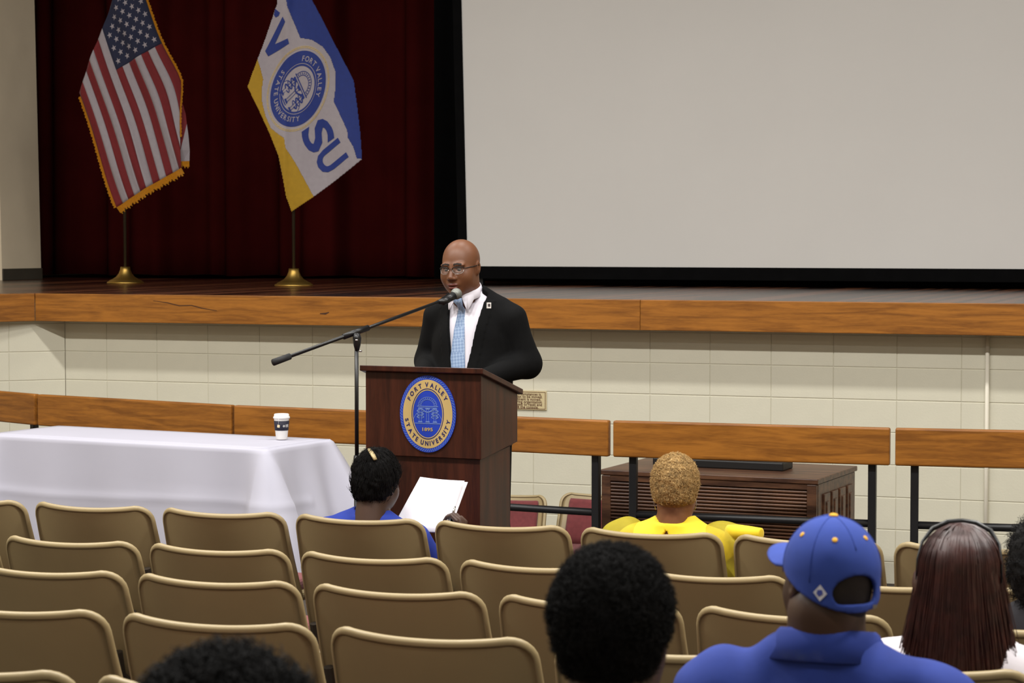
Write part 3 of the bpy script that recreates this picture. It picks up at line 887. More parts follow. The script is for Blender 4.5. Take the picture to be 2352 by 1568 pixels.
# ================================================================== CHAIRS
M_shell = mat('beige_plastic', (160, 142, 104), .40, var=.03, scale=6, bump=.015, bscale=200)
M_pad = mat('burgundy_fabric', (112, 48, 50), .9, var=.12, scale=40, sheen=.2)
M_leg = mat('brown_enamel', (54, 46, 38), .5)
CH_TOP = .751
def chair_shell(W=.270, zb=.40, zt=CH_TOP, th=.020):
    nu, nv = 24, 14
    rc = .055
    us_ = np.linspace(-1, 1, nu + 1); vs_ = list(np.linspace(0, .80, 8)) + list(1 - .2 * (1 - np.sin(np.linspace(0, math.pi / 2, 8)))[1:])
    P = np.zeros((len(vs_), nu + 1, 3))
    Hh = zt - zb
    for j, v in enumerate(vs_):
        z = zb + v * Hh
        w = W + .011 * (1 - v)
        dz = z - (zt - rc)
        if dz > 0: w -= rc - math.sqrt(max(0, rc * rc - dz * dz))
        for i, u in enumerate(us_):
            x = u * w; un = min(1, abs(x) / W)
            y = -.270 + .060 * un ** 2.4 + (1 - v) * .115 + .02 * (1 - v) ** 2
            zz = z - .016 * v * (1 - un ** 2)
            P[j, i] = (x, y, zz)
    dU = np.gradient(P, axis=1); dV = np.gradient(P, axis=0)
    N = np.cross(dU, dV); N /= np.linalg.norm(N, axis=2, keepdims=True) + 1e-9      # towards -y (rear)
    if N[3, nu // 2, 1] > 0: N = -N
    nr = P.shape[0]
    V = list((P).reshape(-1, 3)) + list((P - N * th).reshape(-1, 3))
    F = []
    W1 = nu + 1; o = nr * W1
    for j in range(nr - 1):
        for i in range(nu):
            q = (j * W1 + i, j * W1 + i + 1, (j + 1) * W1 + i + 1, (j + 1) * W1 + i)
            F.append(q); F.append(tuple(o + k for k in reversed(q)))
    # rounded rim around left side, top, right side
    rim = [(j, 0) for j in range(nr)] + [(nr - 1, i) for i in range(1, W1)] + [(j, nu) for j in range(nr - 2, -1, -1)]
    loops = []
    C = P[nr // 2, nu // 2]
    for idx, (j, i) in enumerate(rim):
        a, b = rim[max(idx - 1, 0)], rim[min(idx + 1, len(rim) - 1)]
        t = P[b] - P[a]; t /= np.linalg.norm(t) + 1e-9
        n = N[j, i]; outw = np.cross(t, n); outw /= np.linalg.norm(outw) + 1e-9
        if outw @ (P[j, i] - C) < 0: outw = -outw
        ring = []
        for k in range(0, 9):
            an = -.25 + (math.pi + .5) * k / 8
            p = P[j, i] - n * th / 2 - outw * .002 + n * .0120 * math.cos(an) + outw * .0150 * math.sin(an)
            V.append(p); ring.append(len(V) - 1)
        loops.append([j * W1 + i] + ring + [o + j * W1 + i])
    for idx in range(len(loops) - 1):
        A, B = loops[idx], loops[idx + 1]
        for k in range(len(A) - 1): F.append((A[k], B[k], B[k + 1], A[k + 1]))
    return V, F, P, N
def make_chair(name='auditorium_chair'):
    root = empty(name)
    V, F, P, N = chair_shell()
    o = mesh('back_shell', V, F, M_shell, root, True)
    bm = bmesh.new(); bm.from_mesh(o.data); bmesh.ops.recalc_face_normals(bm, faces=bm.faces); bm.to_mesh(o.data); bm.free()
    # upholstered pad on the front of the back
    pr_, pc = P.shape[0], P.shape[1]
    rows = range(1, pr_ - 4); cols = range(2, pc - 2)
    A = np.array([[P[j, i] - N[j, i] * .019 for i in cols] for j in rows])
    B = np.array([[P[j, i] - N[j, i] * (.050 if (0 < a < len(cols) - 1 and 0 < b < len(rows) - 1) else .036) for a, i in enumerate(cols)] for b, j in enumerate(rows)])
    nr, nc = A.shape[:2]; V = list(A.reshape(-1, 3)) + list(B.reshape(-1, 3)); F = []; o_ = nr * nc
    for j in range(nr - 1):
        for i in range(nc - 1):
            q = (j * nc + i, j * nc + i + 1, (j + 1) * nc + i + 1, (j + 1) * nc + i); F += [q, tuple(o_ + k for k in reversed(q))]
    bd = [(0, i) for i in range(nc)] + [(j, nc - 1) for j in range(1, nr)] + [(nr - 1, i) for i in range(nc - 2, -1, -1)] + [(j, 0) for j in range(nr - 2, 0, -1)]
    bi = [j * nc + i for j, i in bd]
    for k in range(len(bi)):
        a, b = bi[k], bi[(k + 1) % len(bi)]; F.append((a, o_ + a, o_ + b, b))
    o = mesh('back_pad', V, F, M_pad, root, True)
    bm = bmesh.new(); bm.from_mesh(o.data); bmesh.ops.recalc_face_normals(bm, faces=bm.faces); bm.to_mesh(o.data); bm.free()
    box('seat', (0, .035, .385), (.48, .44, .045), M_shell, root, bevel=.018, seg=3)
    box('seat_pad', (0, .04, .425), (.45, .41, .055), M_pad, root, bevel=.022, seg=3)
    for sx in (-1, 1):
        bm = bmesh.new()
        add_tube(bm, [(sx * .235, -.06, .0), (sx * .235, -.06, .37), (sx * .235, -.15, .42), (sx * .235, -.172, .50)], .016, 8)
        add_box(bm, (sx * .235, -.02, .006), (.05, .34, .012), .003)
        bmobj('leg', bm, M_leg, root)
    return root
proto = make_chair()
ROW_Y0, ROW_D, PITCH_X = 8.05, .983, .597
ROWNAMES = ['front row', 'second row', 'third row', 'fourth row', 'fifth row', 'sixth row', 'seventh row']
used = [False]
CHAIRS = {}
def chair_at(X, row, label):
    o = proto if not used[0] else copy_tree(proto)
    used[0] = True
    Y = ROW_Y0 - ROW_D * row + .27
    o.location = (X, Y, floor_z(Y)); o.rotation_euler = (0, 0, 0)
    tag(o, label, 'chair', 'beige chairs in the audience rows')
    return o
def gap_x(px, py, row): return at_Y(px, py, ROW_Y0 - ROW_D * row + .06).x
EDGES = {0: (983, 1203), 1: (1038, 1290), 2: (698, 1345), 3: (735, 1450), 4: (190, 1550), 5: (1176, 1500), 6: (300, 1500)}
ORD = ['first', 'second', 'third', 'fourth', 'fifth', 'sixth', 'seventh', 'eighth', 'ninth', 'tenth']
SPECIAL = {}
def row_chairs(row, lo_px, hi_px):
    gx0 = gap_x(*EDGES[row], row)
    X = []
    for k in range(-12, 13):
        c = gx0 + (k + .5) * PITCH_X
        Y = ROW_Y0 - ROW_D * row
        q = project((c, Y, floor_z(Y) + .75))
        half = PITCH_X / 2 * FPX / (Vector((c, Y, 0)) - CAM).dot(FWD_H)
        if q[0] + half > lo_px and q[0] - half < hi_px: X.append(c)
    return X
ROWX = {r: row_chairs(r, 0, 2352) for r in range(0, 4)}
ROWX[4] = [c for c in row_chairs(4, 0, 2352) if project((c, ROW_Y0 - 4 * ROW_D, .95))[0] < 620]

# chairs in the pit (burgundy pads towards the audience)
pitc = make_chair('pit_chair')
first = True
for (px_, D_, lab) in ((812, 13.9, 'burgundy padded pit chair showing beside the tablecloth corner'), (1167, 14.0, 'burgundy padded pit chair just right of the lectern'),
                   (1381, 14.1, 'burgundy padded pit chair next to the organ console')):
    q = at_D(px_, 1138, D_)
    o = pitc if first else copy_tree(pitc); first = False
    o.location = (q.x, q.y - .2, Z_PIT); o.rotation_euler = (0, 0, math.radians(180)); o.scale = (.95, .95, (q.z - Z_PIT) / CH_TOP)
    tag(o, lab, 'chair', 'burgundy chairs in the pit')

# ================================================================== TABLE WITH WHITE CLOTH
M_cloth = mat('white_tablecloth', (190, 189, 204), .8, var=.02, scale=3, sheen=.1)
TZ = .755
tb = [at_z(755, 1009, TZ), at_z(640, 1032, TZ), at_z(135, 978, TZ)]          # back right, front right, back left
dl = (tb[2] - tb[0]); dl.z = 0; Lt = dl.length; ant = math.atan2(-dl.y, -dl.x)
Dt = (tb[1] - tb[0]).length
ex = -dl.normalized(); ey = Vector((-ex.y, ex.x, 0))
ctr = tb[0] - ex * (Lt / 2) - ey * (Dt / 2)
table = empty('folding_table', (ctr.x, ctr.y, 0), ant)
tag(table, 'long folding table hidden under the white cloth beside the lectern', 'table')
box('tabletop', (0, 0, TZ - .022), (Lt - .01, Dt - .01, .032), mat('table_laminate', (150, 140, 125), .5), table, bevel=.006)
for sx in (-1, 1):
    for sy in (-1, 1):
        tube('leg', [(sx * (Lt / 2 - .2), sy * (Dt / 2 - .08), .0), (sx * (Lt / 2 - .2), sy * (Dt / 2 - .08), TZ - .04)], .016, M_leg, table, 10)
# cloth: perimeter skirt with corner folds, slightly flared
cl = empty('tablecloth', (ctr.x, ctr.y, 0), ant)
def cloth_mesh():
    r = .02
    hx, hy = Lt / 2 + .004, Dt / 2 + .004
    per = []
    N1 = 110; N2 = 46
    def side(a, b, n): return [np.array(a) + (np.array(b) - np.array(a)) * k / n for k in range(n)]
    per = side((-hx, -hy), (hx, -hy), N1) + side((hx, -hy), (hx, hy), N2) + side((hx, hy), (-hx, hy), N1) + side((-hx, hy), (-hx, -hy), N2)
    per = np.array(per); n = len(per)
    # outward normals
    nr = np.zeros_like(per)
    for i, p in enumerate(per):
        v = np.array([0., 0.])
        if abs(p[1] + hy) < 1e-6: v += (0, -1)
        if abs(p[0] - hx) < 1e-6: v += (1, 0)
        if abs(p[1] - hy) < 1e-6: v += (0, 1)
        if abs(p[0] + hx) < 1e-6: v += (-1, 0)
        nr[i] = v / (np.linalg.norm(v) + 1e-9)
    corners = [np.array((sx * hx, sy * hy)) for sx in (-1, 1) for sy in (-1, 1)]
    V = []; F = []
    # top sheet
    tn = 24; tm = 8
    top_ids = {}
    for i in range(tn + 1):
        for j in range(tm + 1):
            x = -hx + 2 * hx * i / tn; y = -hy + 2 * hy * j / tm
            V.append((x, y, TZ + .0015 + .0035 * max(0, math.sin(x * 7 + y * 4)) * math.exp(-((x + .05) / .5) ** 2) * (1 - (y / hy) ** 2)))
    for i in range(tn):
        for j in range(tm):
            a = i * (tm + 1) + j; F.append((a, a + tm + 1, a + tm + 2, a + 1))
    levels = [0., .012, .03, .10, .2, .25, .27, .285, .30, .315, .33, .35, .42, .55, .66, .735]
    base = len(V)
    for lv in levels:
        for i in range(n):
            p, q = per[i], nr[i]
            dc = min(np.linalg.norm(p - c) for c in corners)
            cf = math.exp(-(dc / .075) ** 2)
            s = (i * 2 * (2 * hx + 2 * hy) / n)
            amp = min(1, lv / .45)
            out = .010 + .03 * amp + .006 * math.exp(-((lv - .30 - .015 * math.sin(s * 3.1)) / .025) ** 2) * (p[1] < 0) + amp * (.012 * math.sin(s * 6.3) + .008 * math.sin(s * 14.7 + 1)) + cf * .20 * (lv / .735) ** .8
            if p[0] > hx - 1e-6: out += amp * .085 + amp * .016 * math.sin(p[1] * 24)
            if lv == 0: out = 0.
            z = TZ - lv + (0 if lv else .0015)
            pp = p + q * out
            V.append((pp[0], pp[1], max(.008, z)))
    L = len(levels)
    for j in range(L - 1):
        for i in range(n):
            a, b = base + j * n + i, base + j * n + (i + 1) % n
            F.append((a, base + (j + 1) * n + i, base + (j + 1) * n + (i + 1) % n, b))
    return V, F
V, F = cloth_mesh()
o = mesh('cloth', V, F, M_cloth, cl, True)
tag(cl, 'white tablecloth draped to the floor over the long table', 'tablecloth')
so = o.modifiers.new('thickness', 'SOLIDIFY'); so.thickness = .002; so.offset = 0
# coffee cup ---------------------------------------------------------
cp = at_z(647, 1011, TZ)
cup = empty('coffee_cup', (cp.x, cp.y, TZ + .006), 0)
tag(cup, 'white paper coffee cup with navy sleeve and lid on the tablecloth', 'cup')
M_paper = mat('paper_white', (236, 234, 230), .6, var=.01)
lathe('cup_body', [(0, 0), (.0295, 0), (.031, .003), (.0415, .118), (.043, .121), (0, .121)], M_paper, cup, 40)
lathe('lid', [(.0425, .114), (.0455, .115), (.0462, .121), (.0445, .124), (.0415, .126), (.0405, .138), (.036, .140), (.034, .136), (0, .136)], mat('lid_white', (240, 238, 234), .35, var=.01), cup, 40)
M_navy = mat('sleeve_navy', (28, 28, 48), .7, var=.05)
lathe('sleeve', [(.0365, .050), (.0372, .050), (.0420, .102), (.0412, .102)], M_navy, cup, 40)
# print on the sleeve faces the camera
tocam = (CAM - cp); cang = math.atan2(tocam.y, tocam.x)
def on_sleeve(u, v, off):      # u metres around (positive = right as seen), v height
    r = .0372 + (v - .05) / .052 * .0048 + off
    a = cang + u / r
    return (r * math.cos(a), r * math.sin(a), v)
def sleeve_decal(name, VT, m, cu, cv, s, par, off=.0006):
    V, T = VT
    return mesh(name, [on_sleeve(cu + x * s, cv + y * s, off) for x, y in V], T, m, par)
sleeve_decal('cup_emblem', join2d([ring2d(.78, 1.0, 28), ring2d(0, .35, 16), stroke2d([(-.6, -.5), (0, .6), (.6, -.5)], .22), stroke2d([(-.5, .2), (.5, .2)], .18)]), M_paper, .013, .075, .0062, cup)
sleeve_decal('cup_panel', join2d([poly2d([(-1, -1), (1, -1), (1, 1), (-1, 1)])]), M_paper, .033, .076, .0085, cup)
sleeve_decal('tea_tag', join2d([poly2d([(-1, -.8), (.8, -1), (1, .7), (-.7, 1.)])]), mat('tea_tag_cream', (240, 222, 180), .7), -.018, .075, .0085, cup, .0016)
tube('tag_string', [on_sleeve(-.017, .116, .004), on_sleeve(-.0175, .098, .003), on_sleeve(-.018, .083, .002)], .0006, M_paper, cup, 5)

# ================================================================== LECTERN
M_mah = wood('mahogany', (42, 18, 11), (70, 33, 20), stretch=(9, 9, .8), scale=3., rough=.34, knots=False)
fr = at_D(1105, 1055, 9.60)            # lower front right corner of the upper box
th = math.radians(24)
ux = RIGHT * math.cos(th) - FWD_H * math.sin(th)      # along the front, to the right as seen
uy = RIGHT * math.sin(th) + FWD_H * math.cos(th)      # into the depth
WL, DL = .553, .385
fl_mid = fr - ux * (WL / 2)
lec = empty('lectern', (fl_mid.x, fl_mid.y, 0), math.atan2(ux.y, ux.x))
tag(lec, 'dark mahogany wood lectern with an oval blue and gold seal', 'lectern')
zfr = at_D(1107, 850, 9.60).z - .02                     # top of the front board
zbot = at_D(1105, 1055, 9.60).z
zbk = at_D(1187, 893, 9.60 + DL * .914).z - .02
zbb = at_D(1187, 1014, 9.60 + DL * .914).z
def side_prism(name, prof, x0, x1, m, par, bevel=0.):
    bm = bmesh.new()
    A = [bm.verts.new((x0, y, z)) for y, z in prof]; B = [bm.verts.new((x1, y, z)) for y, z in prof]
    bm.faces.new(A); bm.faces.new(list(reversed(B)))
    n = len(prof)
    for i in range(n): bm.faces.new((A[i], B[i], B[(i + 1) % n], A[(i + 1) % n]))
    bmesh.ops.recalc_face_normals(bm, faces=bm.faces)
    if bevel: bmesh.ops.bevel(bm, geom=list(bm.edges), offset=bevel, segments=2, affect='EDGES', profile=.5)
    return bmobj(name, bm, m, par)
side_prism('front_board', [(0, zbot), (0, zfr), (.022, zfr - .001), (.022, zbot)], -WL / 2, WL / 2, M_mah, lec, .002)
for sx in (-1, 1):
    xa = sx * (WL / 2 - .001); xb = sx * (WL / 2 - .021)
    side_prism('side_board', [(.022, zbot), (.022, zfr - .002), (DL, zbk), (DL, zbb)], min(xa, xb), max(xa, xb), M_mah, lec, .0015)
side_prism('shelf', [(.022, zbot + .01), (.022, zbot + .03), (DL - .01, zbot + .05), (DL - .01, zbot + .03)], -WL / 2 + .02, WL / 2 - .02, M_mah, lec)
sl_ = (zbk - zfr) / DL
side_prism('reading_board', [(-.022, zfr - .022 * sl_), (-.022, zfr + .024 - .022 * sl_), (DL + .02, zbk + .024 + .02 * sl_), (DL + .02, zbk + .02 * sl_)], -WL / 2 - .018, WL / 2 + .018, M_mah, lec, .003)
side_prism('pedestal', [(.014, .05), (.014, zbot - .001), (DL - .055, zbot + .03), (DL - .055, .05)], -WL / 2 + .012, WL / 2 - .012, M_mah, lec, .002)
box('plinth', (0, DL / 2 - .02, .03), (WL + .04, DL + .06, .06), M_mah, lec, bevel=.004)
for z_ in (.62, .35): lathe('screw_cover', [(0, 0), (.006, 0), (.006, .002), (0, .002)], M_brass, lec, 10, loc=(WL / 2 - .03, -.002, z_)).rotation_euler = (0, 0, 0)
# seal on the front: oval
sc_ = at_D(973, 952, 9.66)
rel = sc_ - Vector((lec.location.x, lec.location.y, 0))
sx0 = rel.dot(ux); sz0 = sc_.z
RX, RZ = .1335, .1655
def sealL(u, v, off): return (sx0 + u * RX, -.002 - off, sz0 + v * RZ)
M_sgold = mat('seal_gold', (196, 168, 108), .5, var=.03)
M_sblue = mat('seal_blue', (28, 60, 176), .5, var=.03)
M_snavy = mat('seal_navy', (26, 30, 92), .5, var=.03)
M_sline = mat('seal_line_blue', (104, 130, 196), .5, var=.03)
# oval disc with thickness
n = 72; V = []; F = []
for k in range(n):
    a = 2 * math.pi * k / n
    V += [sealL(math.sin(a), math.cos(a), 0), sealL(math.sin(a), math.cos(a), .004)]
F = [(2 * k, 2 * ((k + 1) % n), 2 * ((k + 1) % n) + 1, 2 * k + 1) for k in range(n)] + [tuple(2 * k + 1 for k in range(n))]
seal = mesh('seal', V, F, M_sblue, lec)
seal['label'] = 'oval blue and gold university seal'
bm = bmesh.new(); bm.from_mesh(seal.data); bmesh.ops.recalc_face_normals(bm, faces=bm.faces); bm.to_mesh(seal.data); bm.free()
def fix(o):
    return o
def sdecal(name, VT, m, off): 
    V, T = VT
    return mesh(name, [sealL(u, v, off) for u, v in V], T, m, seal)
sdecal('rope_border', join2d([stroke2d([(.915 * math.sin(a), .915 * math.cos(a)), (.985 * math.sin(a + .075), .985 * math.cos(a + .075))], .020) for a in np.linspace(0, 2 * math.pi, 78)]), mat('seal_rope', (92, 120, 190), .5), .0046)
def oval(r0, r1, k0=1., k1=1.):
    V, T = ring2d(r0, r1, 96); V[0::2, 1] *= k0; V[1::2, 1] *= k1; return V, T
sdecal('gold_band', oval(.575, .885, 1.15, 1.01), M_sgold, .0046)
sdecal('inner_line', oval(.556, .578, 1.16, 1.15), M_snavy, .0048)
sdecal('inner_ring', oval(.524, .550, 1.17, 1.16), M_sgold, .0048)
sdecal('lettering', arc_text('FORT VALLEY', -64, 64, .765, .165, bold=.035), M_snavy, .0054)
sdecal('lettering', arc_text('STATE UNIVERSITY', 262, 98, .760, .165, inward=True, bold=.035), M_snavy, .0054)
V, T = arch_art(1.); V = V * np.array([.82, .60]) + np.array([0, .114])
sdecal('seal_emblem', (V, T), M_sline, .0050)
V, T = line_text('1895', .02); V = V / (V.max(0) - V.min(0)) * np.array([.37, .092]); V[:, 1] += -.40 - (V[:, 1].max() + V[:, 1].min()) / 2
sdecal('lettering', (V, T), M_sgold, .0054)

# ================================================================== MICROPHONE STAND
M_mic = mat('mic_black', (16, 16, 18), .38, var=.05)
M_chrome = mat('chrome', (190, 190, 190), .22, metal=1.)
mb = at_D(820, 1170, 9.55)
ms = empty('microphone_stand', (mb.x, mb.y, 0))
tag(ms, 'black boom microphone stand with microphone reaching to the speaker', 'microphone stand')
O = Vector((mb.x, mb.y, 0))
def rel_D(px_, py_, D_): return at_D(px_, py_, D_) - O
jt = rel_D(820, 776, 9.55)
tube('base_disc', [(0, 0, 0), (0, 0, .02), (0, 0, .035)], [.13, .13, .02], M_mic, ms, 28)
zc = rel_D(820, 1052, 9.55).z
tube('lower_tube', [(0, 0, .03), (0, 0, zc)], .0125, M_mic, ms, 12)
tube('clutch', [(0, 0, zc - .10), (0, 0, zc - .02), (0, 0, zc + .012)], [.016, .0165, .013], M_mic, ms, 12)
tube('upper_tube', [(0, 0, zc), (0, 0, jt.z - .03)], .0085, M_mic, ms, 12)
bm = bmesh.new(); add_tube(bm, [jt + Vector((0, 0, -.055)), jt + Vector((0, 0, -.03)), jt + Vector((0, 0, .0)), jt + Vector((0, 0, .02))], [.010, .018, .022, .014], 12, squash=(1, .8))
bmobj('swivel_joint', bm, M_mic, ms, True)
q = rel_D(819, 781, 9.535)
lathe('joint_bolt', [(0, -.004), (.006, -.004), (.008, 0), (.006, .004), (0, .004)], M_chrome, ms, 12, loc=tuple(q))
tube('wing_screw', [rel_D(822, 806, 9.54), rel_D(830, 806, 9.52)], .004, M_chrome, ms, 8)
bA = rel_D(628, 832, 9.32); bB = rel_D(1008, 693, 9.86); bd_ = (bB - bA)
tube('boom', [bA, bB], [.008, .0072], M_mic, ms, 12)
tube('counterweight', [bA - bd_ * .001, bA + bd_ * .095], [.0145, .0135], mat('grip_rubber', (28, 28, 30), .7), ms, 14)
tube('boom_clamp', [bA + bd_ * .41, bA + bd_ * .56], [.0125, .0125], M_mic, ms, 14)
mh = rel_D(1046, 676, 9.93); mt = rel_D(1022, 692, 9.885)
tube('mic_clip', [bB, mt, mt + (mh - mt) * .3], [.010, .014, .016], M_mic, ms, 12)
mic = tube('mic_body', [mt - (mh - mt) * .25, mt + (mh - mt) * .35, mh - (mh - mt).normalized() * .012], [.011, .015, .019], M_mic, ms, 18)
bm = bmesh.new(); bmesh.ops.create_uvsphere(bm, u_segments=24, v_segments=16, radius=.0255)
bmesh.ops.translate(bm, vec=mh + (mh - mt).normalized() * .006, verts=bm.verts)
bmobj('mic_grille', bm, mat('mic_mesh', (128, 130, 124), .5, metal=.5, var=.25, scale=300), mic, True)
# ================================================================== PEOPLE
M_skin1 = mat('skin_brown', (110, 68, 42), .48, var=.08, scale=14, bump=.02, bscale=160)
M_skin2 = mat('skin_dark', (66, 43, 30), .5, var=.08, scale=14)
M_skin3 = mat('skin_tan', (118, 74, 44), .5, var=.08, scale=14)
M_lip = mat('lip', (104, 54, 44), .45, var=.05)
M_brow = mat('eyebrow', (30, 20, 14), .9)
M_hairblk = mat('hair_black', (17, 16, 16), .8, var=.3, scale=50, spec=.2)
M_pants = mat('dark_trousers', (26, 27, 34), .85, var=.1)
M_shoe = mat('shoe_leather', (20, 17, 15), .4)

def head_field(G):
    x, y, z = G
    ax = np.abs(x)
    d = ell(G, (0, -.012, .030), (.080, .097, .090))
    d = smin(d, ell(G, (0, .022, -.030), (.069, .074, .088)), .03)
    d = smin(d, ell(G, (0, .026, -.074), (.067, .060, .047)), .03)
    d = smin(d, ell(G, (0, .074, -.106), (.024, .020, .019)), .025)
    d = smin(d, ell((ax, y, z), (.046, .052, -.034), (.026, .030, .030)), .03)          # cheeks
    d = smin(d, ell((ax, y, z), (.028, .080, .020), (.030, .014, .009)), .016)          # brow ridge
    d = smax(d, -ell((ax, y, z), (.031, .099, .002), (.019, .017, .012)), .012)         # eye sockets
    d = smin(d, cone(G, (0, .088, .006), (0, .110, -.032), .009, .0125), .012)          # nose bridge and tip
    d = smin(d, ell((ax, y, z), (.0135, .100, -.037), (.011, .013, .009)), .008)        # nostril wings
    d = smax(d, -ell((ax, y, z), (.008, .108, -.0475), (.0045, .006, .004)), .003)
    d = smin(d, ell(G, (0, .086, -.062), (.030, .016, .018)), .012)
    d = smin(d, ell(G, (0, .0985, -.0655), (.025, .0085, .0065)), .004)                 # lips
    d = smin(d, ell(G, (0, .0965, -.0795), (.022, .0095, .0075)), .004)
    d = smax(d, -ell(G, (0, .108, -.0728), (.021, .013, .0030)), .002)                  # mouth line
    d = smax(d, -ell(G, (0, .108, -.094), (.020, .010, .006)), .008)
    ear = smin(ell((ax, y, z), (.0800, -.012, -.004), (.0085, .019, .026)), ell((ax, y, z), (.0765, -.004, -.026), (.007, .011, .014)), .01)
    ear = smax(ear, -ell((ax, y, z), (.0885, -.008, -.004), (.006, .010, .015)), .004)
    d = smin(d, ear, .006)
    d = smin(d, cone(G, (0, -.022, -.045), (0, -.030, -.185), .064, .069), .03)         # neck
    return d
HEAD_LO, HEAD_HI = (-.105, -.125, -.20), (.105, .135, .135)
_hv, _hq = nets(head_field, HEAD_LO, HEAD_HI, .0034)
_fc = _hv[_hq].mean(1)
def _head_midx():
    m = np.zeros(len(_fc), np.int32)
    x, y, z = np.abs(_fc[:, 0]), _fc[:, 1], _fc[:, 2]
    lips = (y > .088) & (((x / .026) ** 2 + ((z + .0655) / .0075) ** 2 < 1) | ((x / .0235) ** 2 + ((z + .080) / .0085) ** 2 < 1))
    m[lips] = 1
    arch = .026 - ((x - .028) / .03) ** 2 * .008
    m[(y > .06) & (x > .010) & (x < .050) & (np.abs(z - arch) < .0042)] = 2
    return m
_hm = _head_midx()

def hand_field(curl):
    def f(G):
        d = ell(G, (0, .048, 0), (.040, .052, .015))
        for k, bx in enumerate((-.030, -.010, .010, .029)):
            L = (.030, .037, .039, .034)[k]
            p = np.array([bx, .088 - .004 * abs(k - 1.5), 0.]); an = 0.
            for s, (ll, r0, r1) in enumerate(((L, .0095, .0088), (L * .72, .0088, .0080), (L * .55, .0080, .0068))):
                an += curl[s]
                q = p + np.array([0, math.cos(an) * ll, -math.sin(an) * ll])
                d = smin(d, cone(G, p, q, r0, r1), .004 if s == 0 else .002); p = q
        d = smin(d, cone(G, (.026, .018, -.004), (.052, .050, -.014), .014, .011), .008)
        d = smin(d, cone(G, (.052, .050, -.014), (.056, .082, -.022), .0105, .008), .003)
        d = smin(d, cone(G, (0, -.03, 0), (0, .02, 0), .026, .028, (1.1, 1, .8)), .015)
        return d
    return f
HAND_A = nets(hand_field((.25, .35, .3)), (-.06, -.05, -.10), (.08, .20, .03), .0042)      # relaxed
HAND_B = nets(hand_field((.7, .9, .6)), (-.06, -.05, -.12), (.08, .20, .03), .0042)        # gripping

def basis(o, fwd, up):
    f = Vector(fwd).normalized(); r = f.cross(Vector(up)).normalized(); u = r.cross(f)
    return Matrix(((r.x, f.x, u.x, o[0]), (r.y, f.y, u.y, o[1]), (r.z, f.z, u.z, o[2]), (0, 0, 0, 1)))
def headM(c, yaw=0., pitch=0., roll=0., s=1.):
    return Matrix.Translation(Vector(c)) @ Matrix.Rotation(yaw, 4, 'Z') @ Matrix.Rotation(pitch, 4, 'X') @ Matrix.Rotation(roll, 4, 'Y') @ Matrix.Scale(s, 4)
def joined(parts):
    V = []; Q = []; M = []; n = 0
    for v, q, m in parts:
        V.append(np.asarray(v)); Q.append(np.asarray(q) + n); n += len(v)
        M.append(np.full(len(q), m) if np.isscalar(m) else m)
    return np.vstack(V), np.vstack(Q), np.concatenate(M)
def flip(v, q):
    v = np.array(v) * np.array([-1, 1, 1]); return v, q[:, ::-1]

def add_eyes(root, HM):
    for sx in (-1, 1):
        bm = bmesh.new(); bmesh.ops.create_uvsphere(bm, u_segments=20, v_segments=14, radius=.0122)
        for v in bm.verts: v.co = Vector((v.co.x, -v.co.z, v.co.y))
        for f in bm.faces:
            c = f.calc_center_median().normalized(); f.material_index = 1 if (c - Vector((0, .93, -.36)).normalized()).length < .52 else 0
            f.smooth = True
        bmesh.ops.transform(bm, matrix=HM @ Matrix.Translation((sx * .031, .0745, .0)), verts=bm.verts)
        bmobj('eye', bm, [mat('eye_white', (100, 86, 76), .8), mat('iris', (22, 13, 9), .6)], root)

def wrinkle(G, a=.004, k=1.):
    x, y, z = G
    return a * (np.sin(34 * k * z + 9 * x * k + 5 * y) * .6 + np.sin(21 * k * x - 17 * k * z + 13 * y) * .5 + np.sin(47 * k * x + 31 * z * k) * .25)

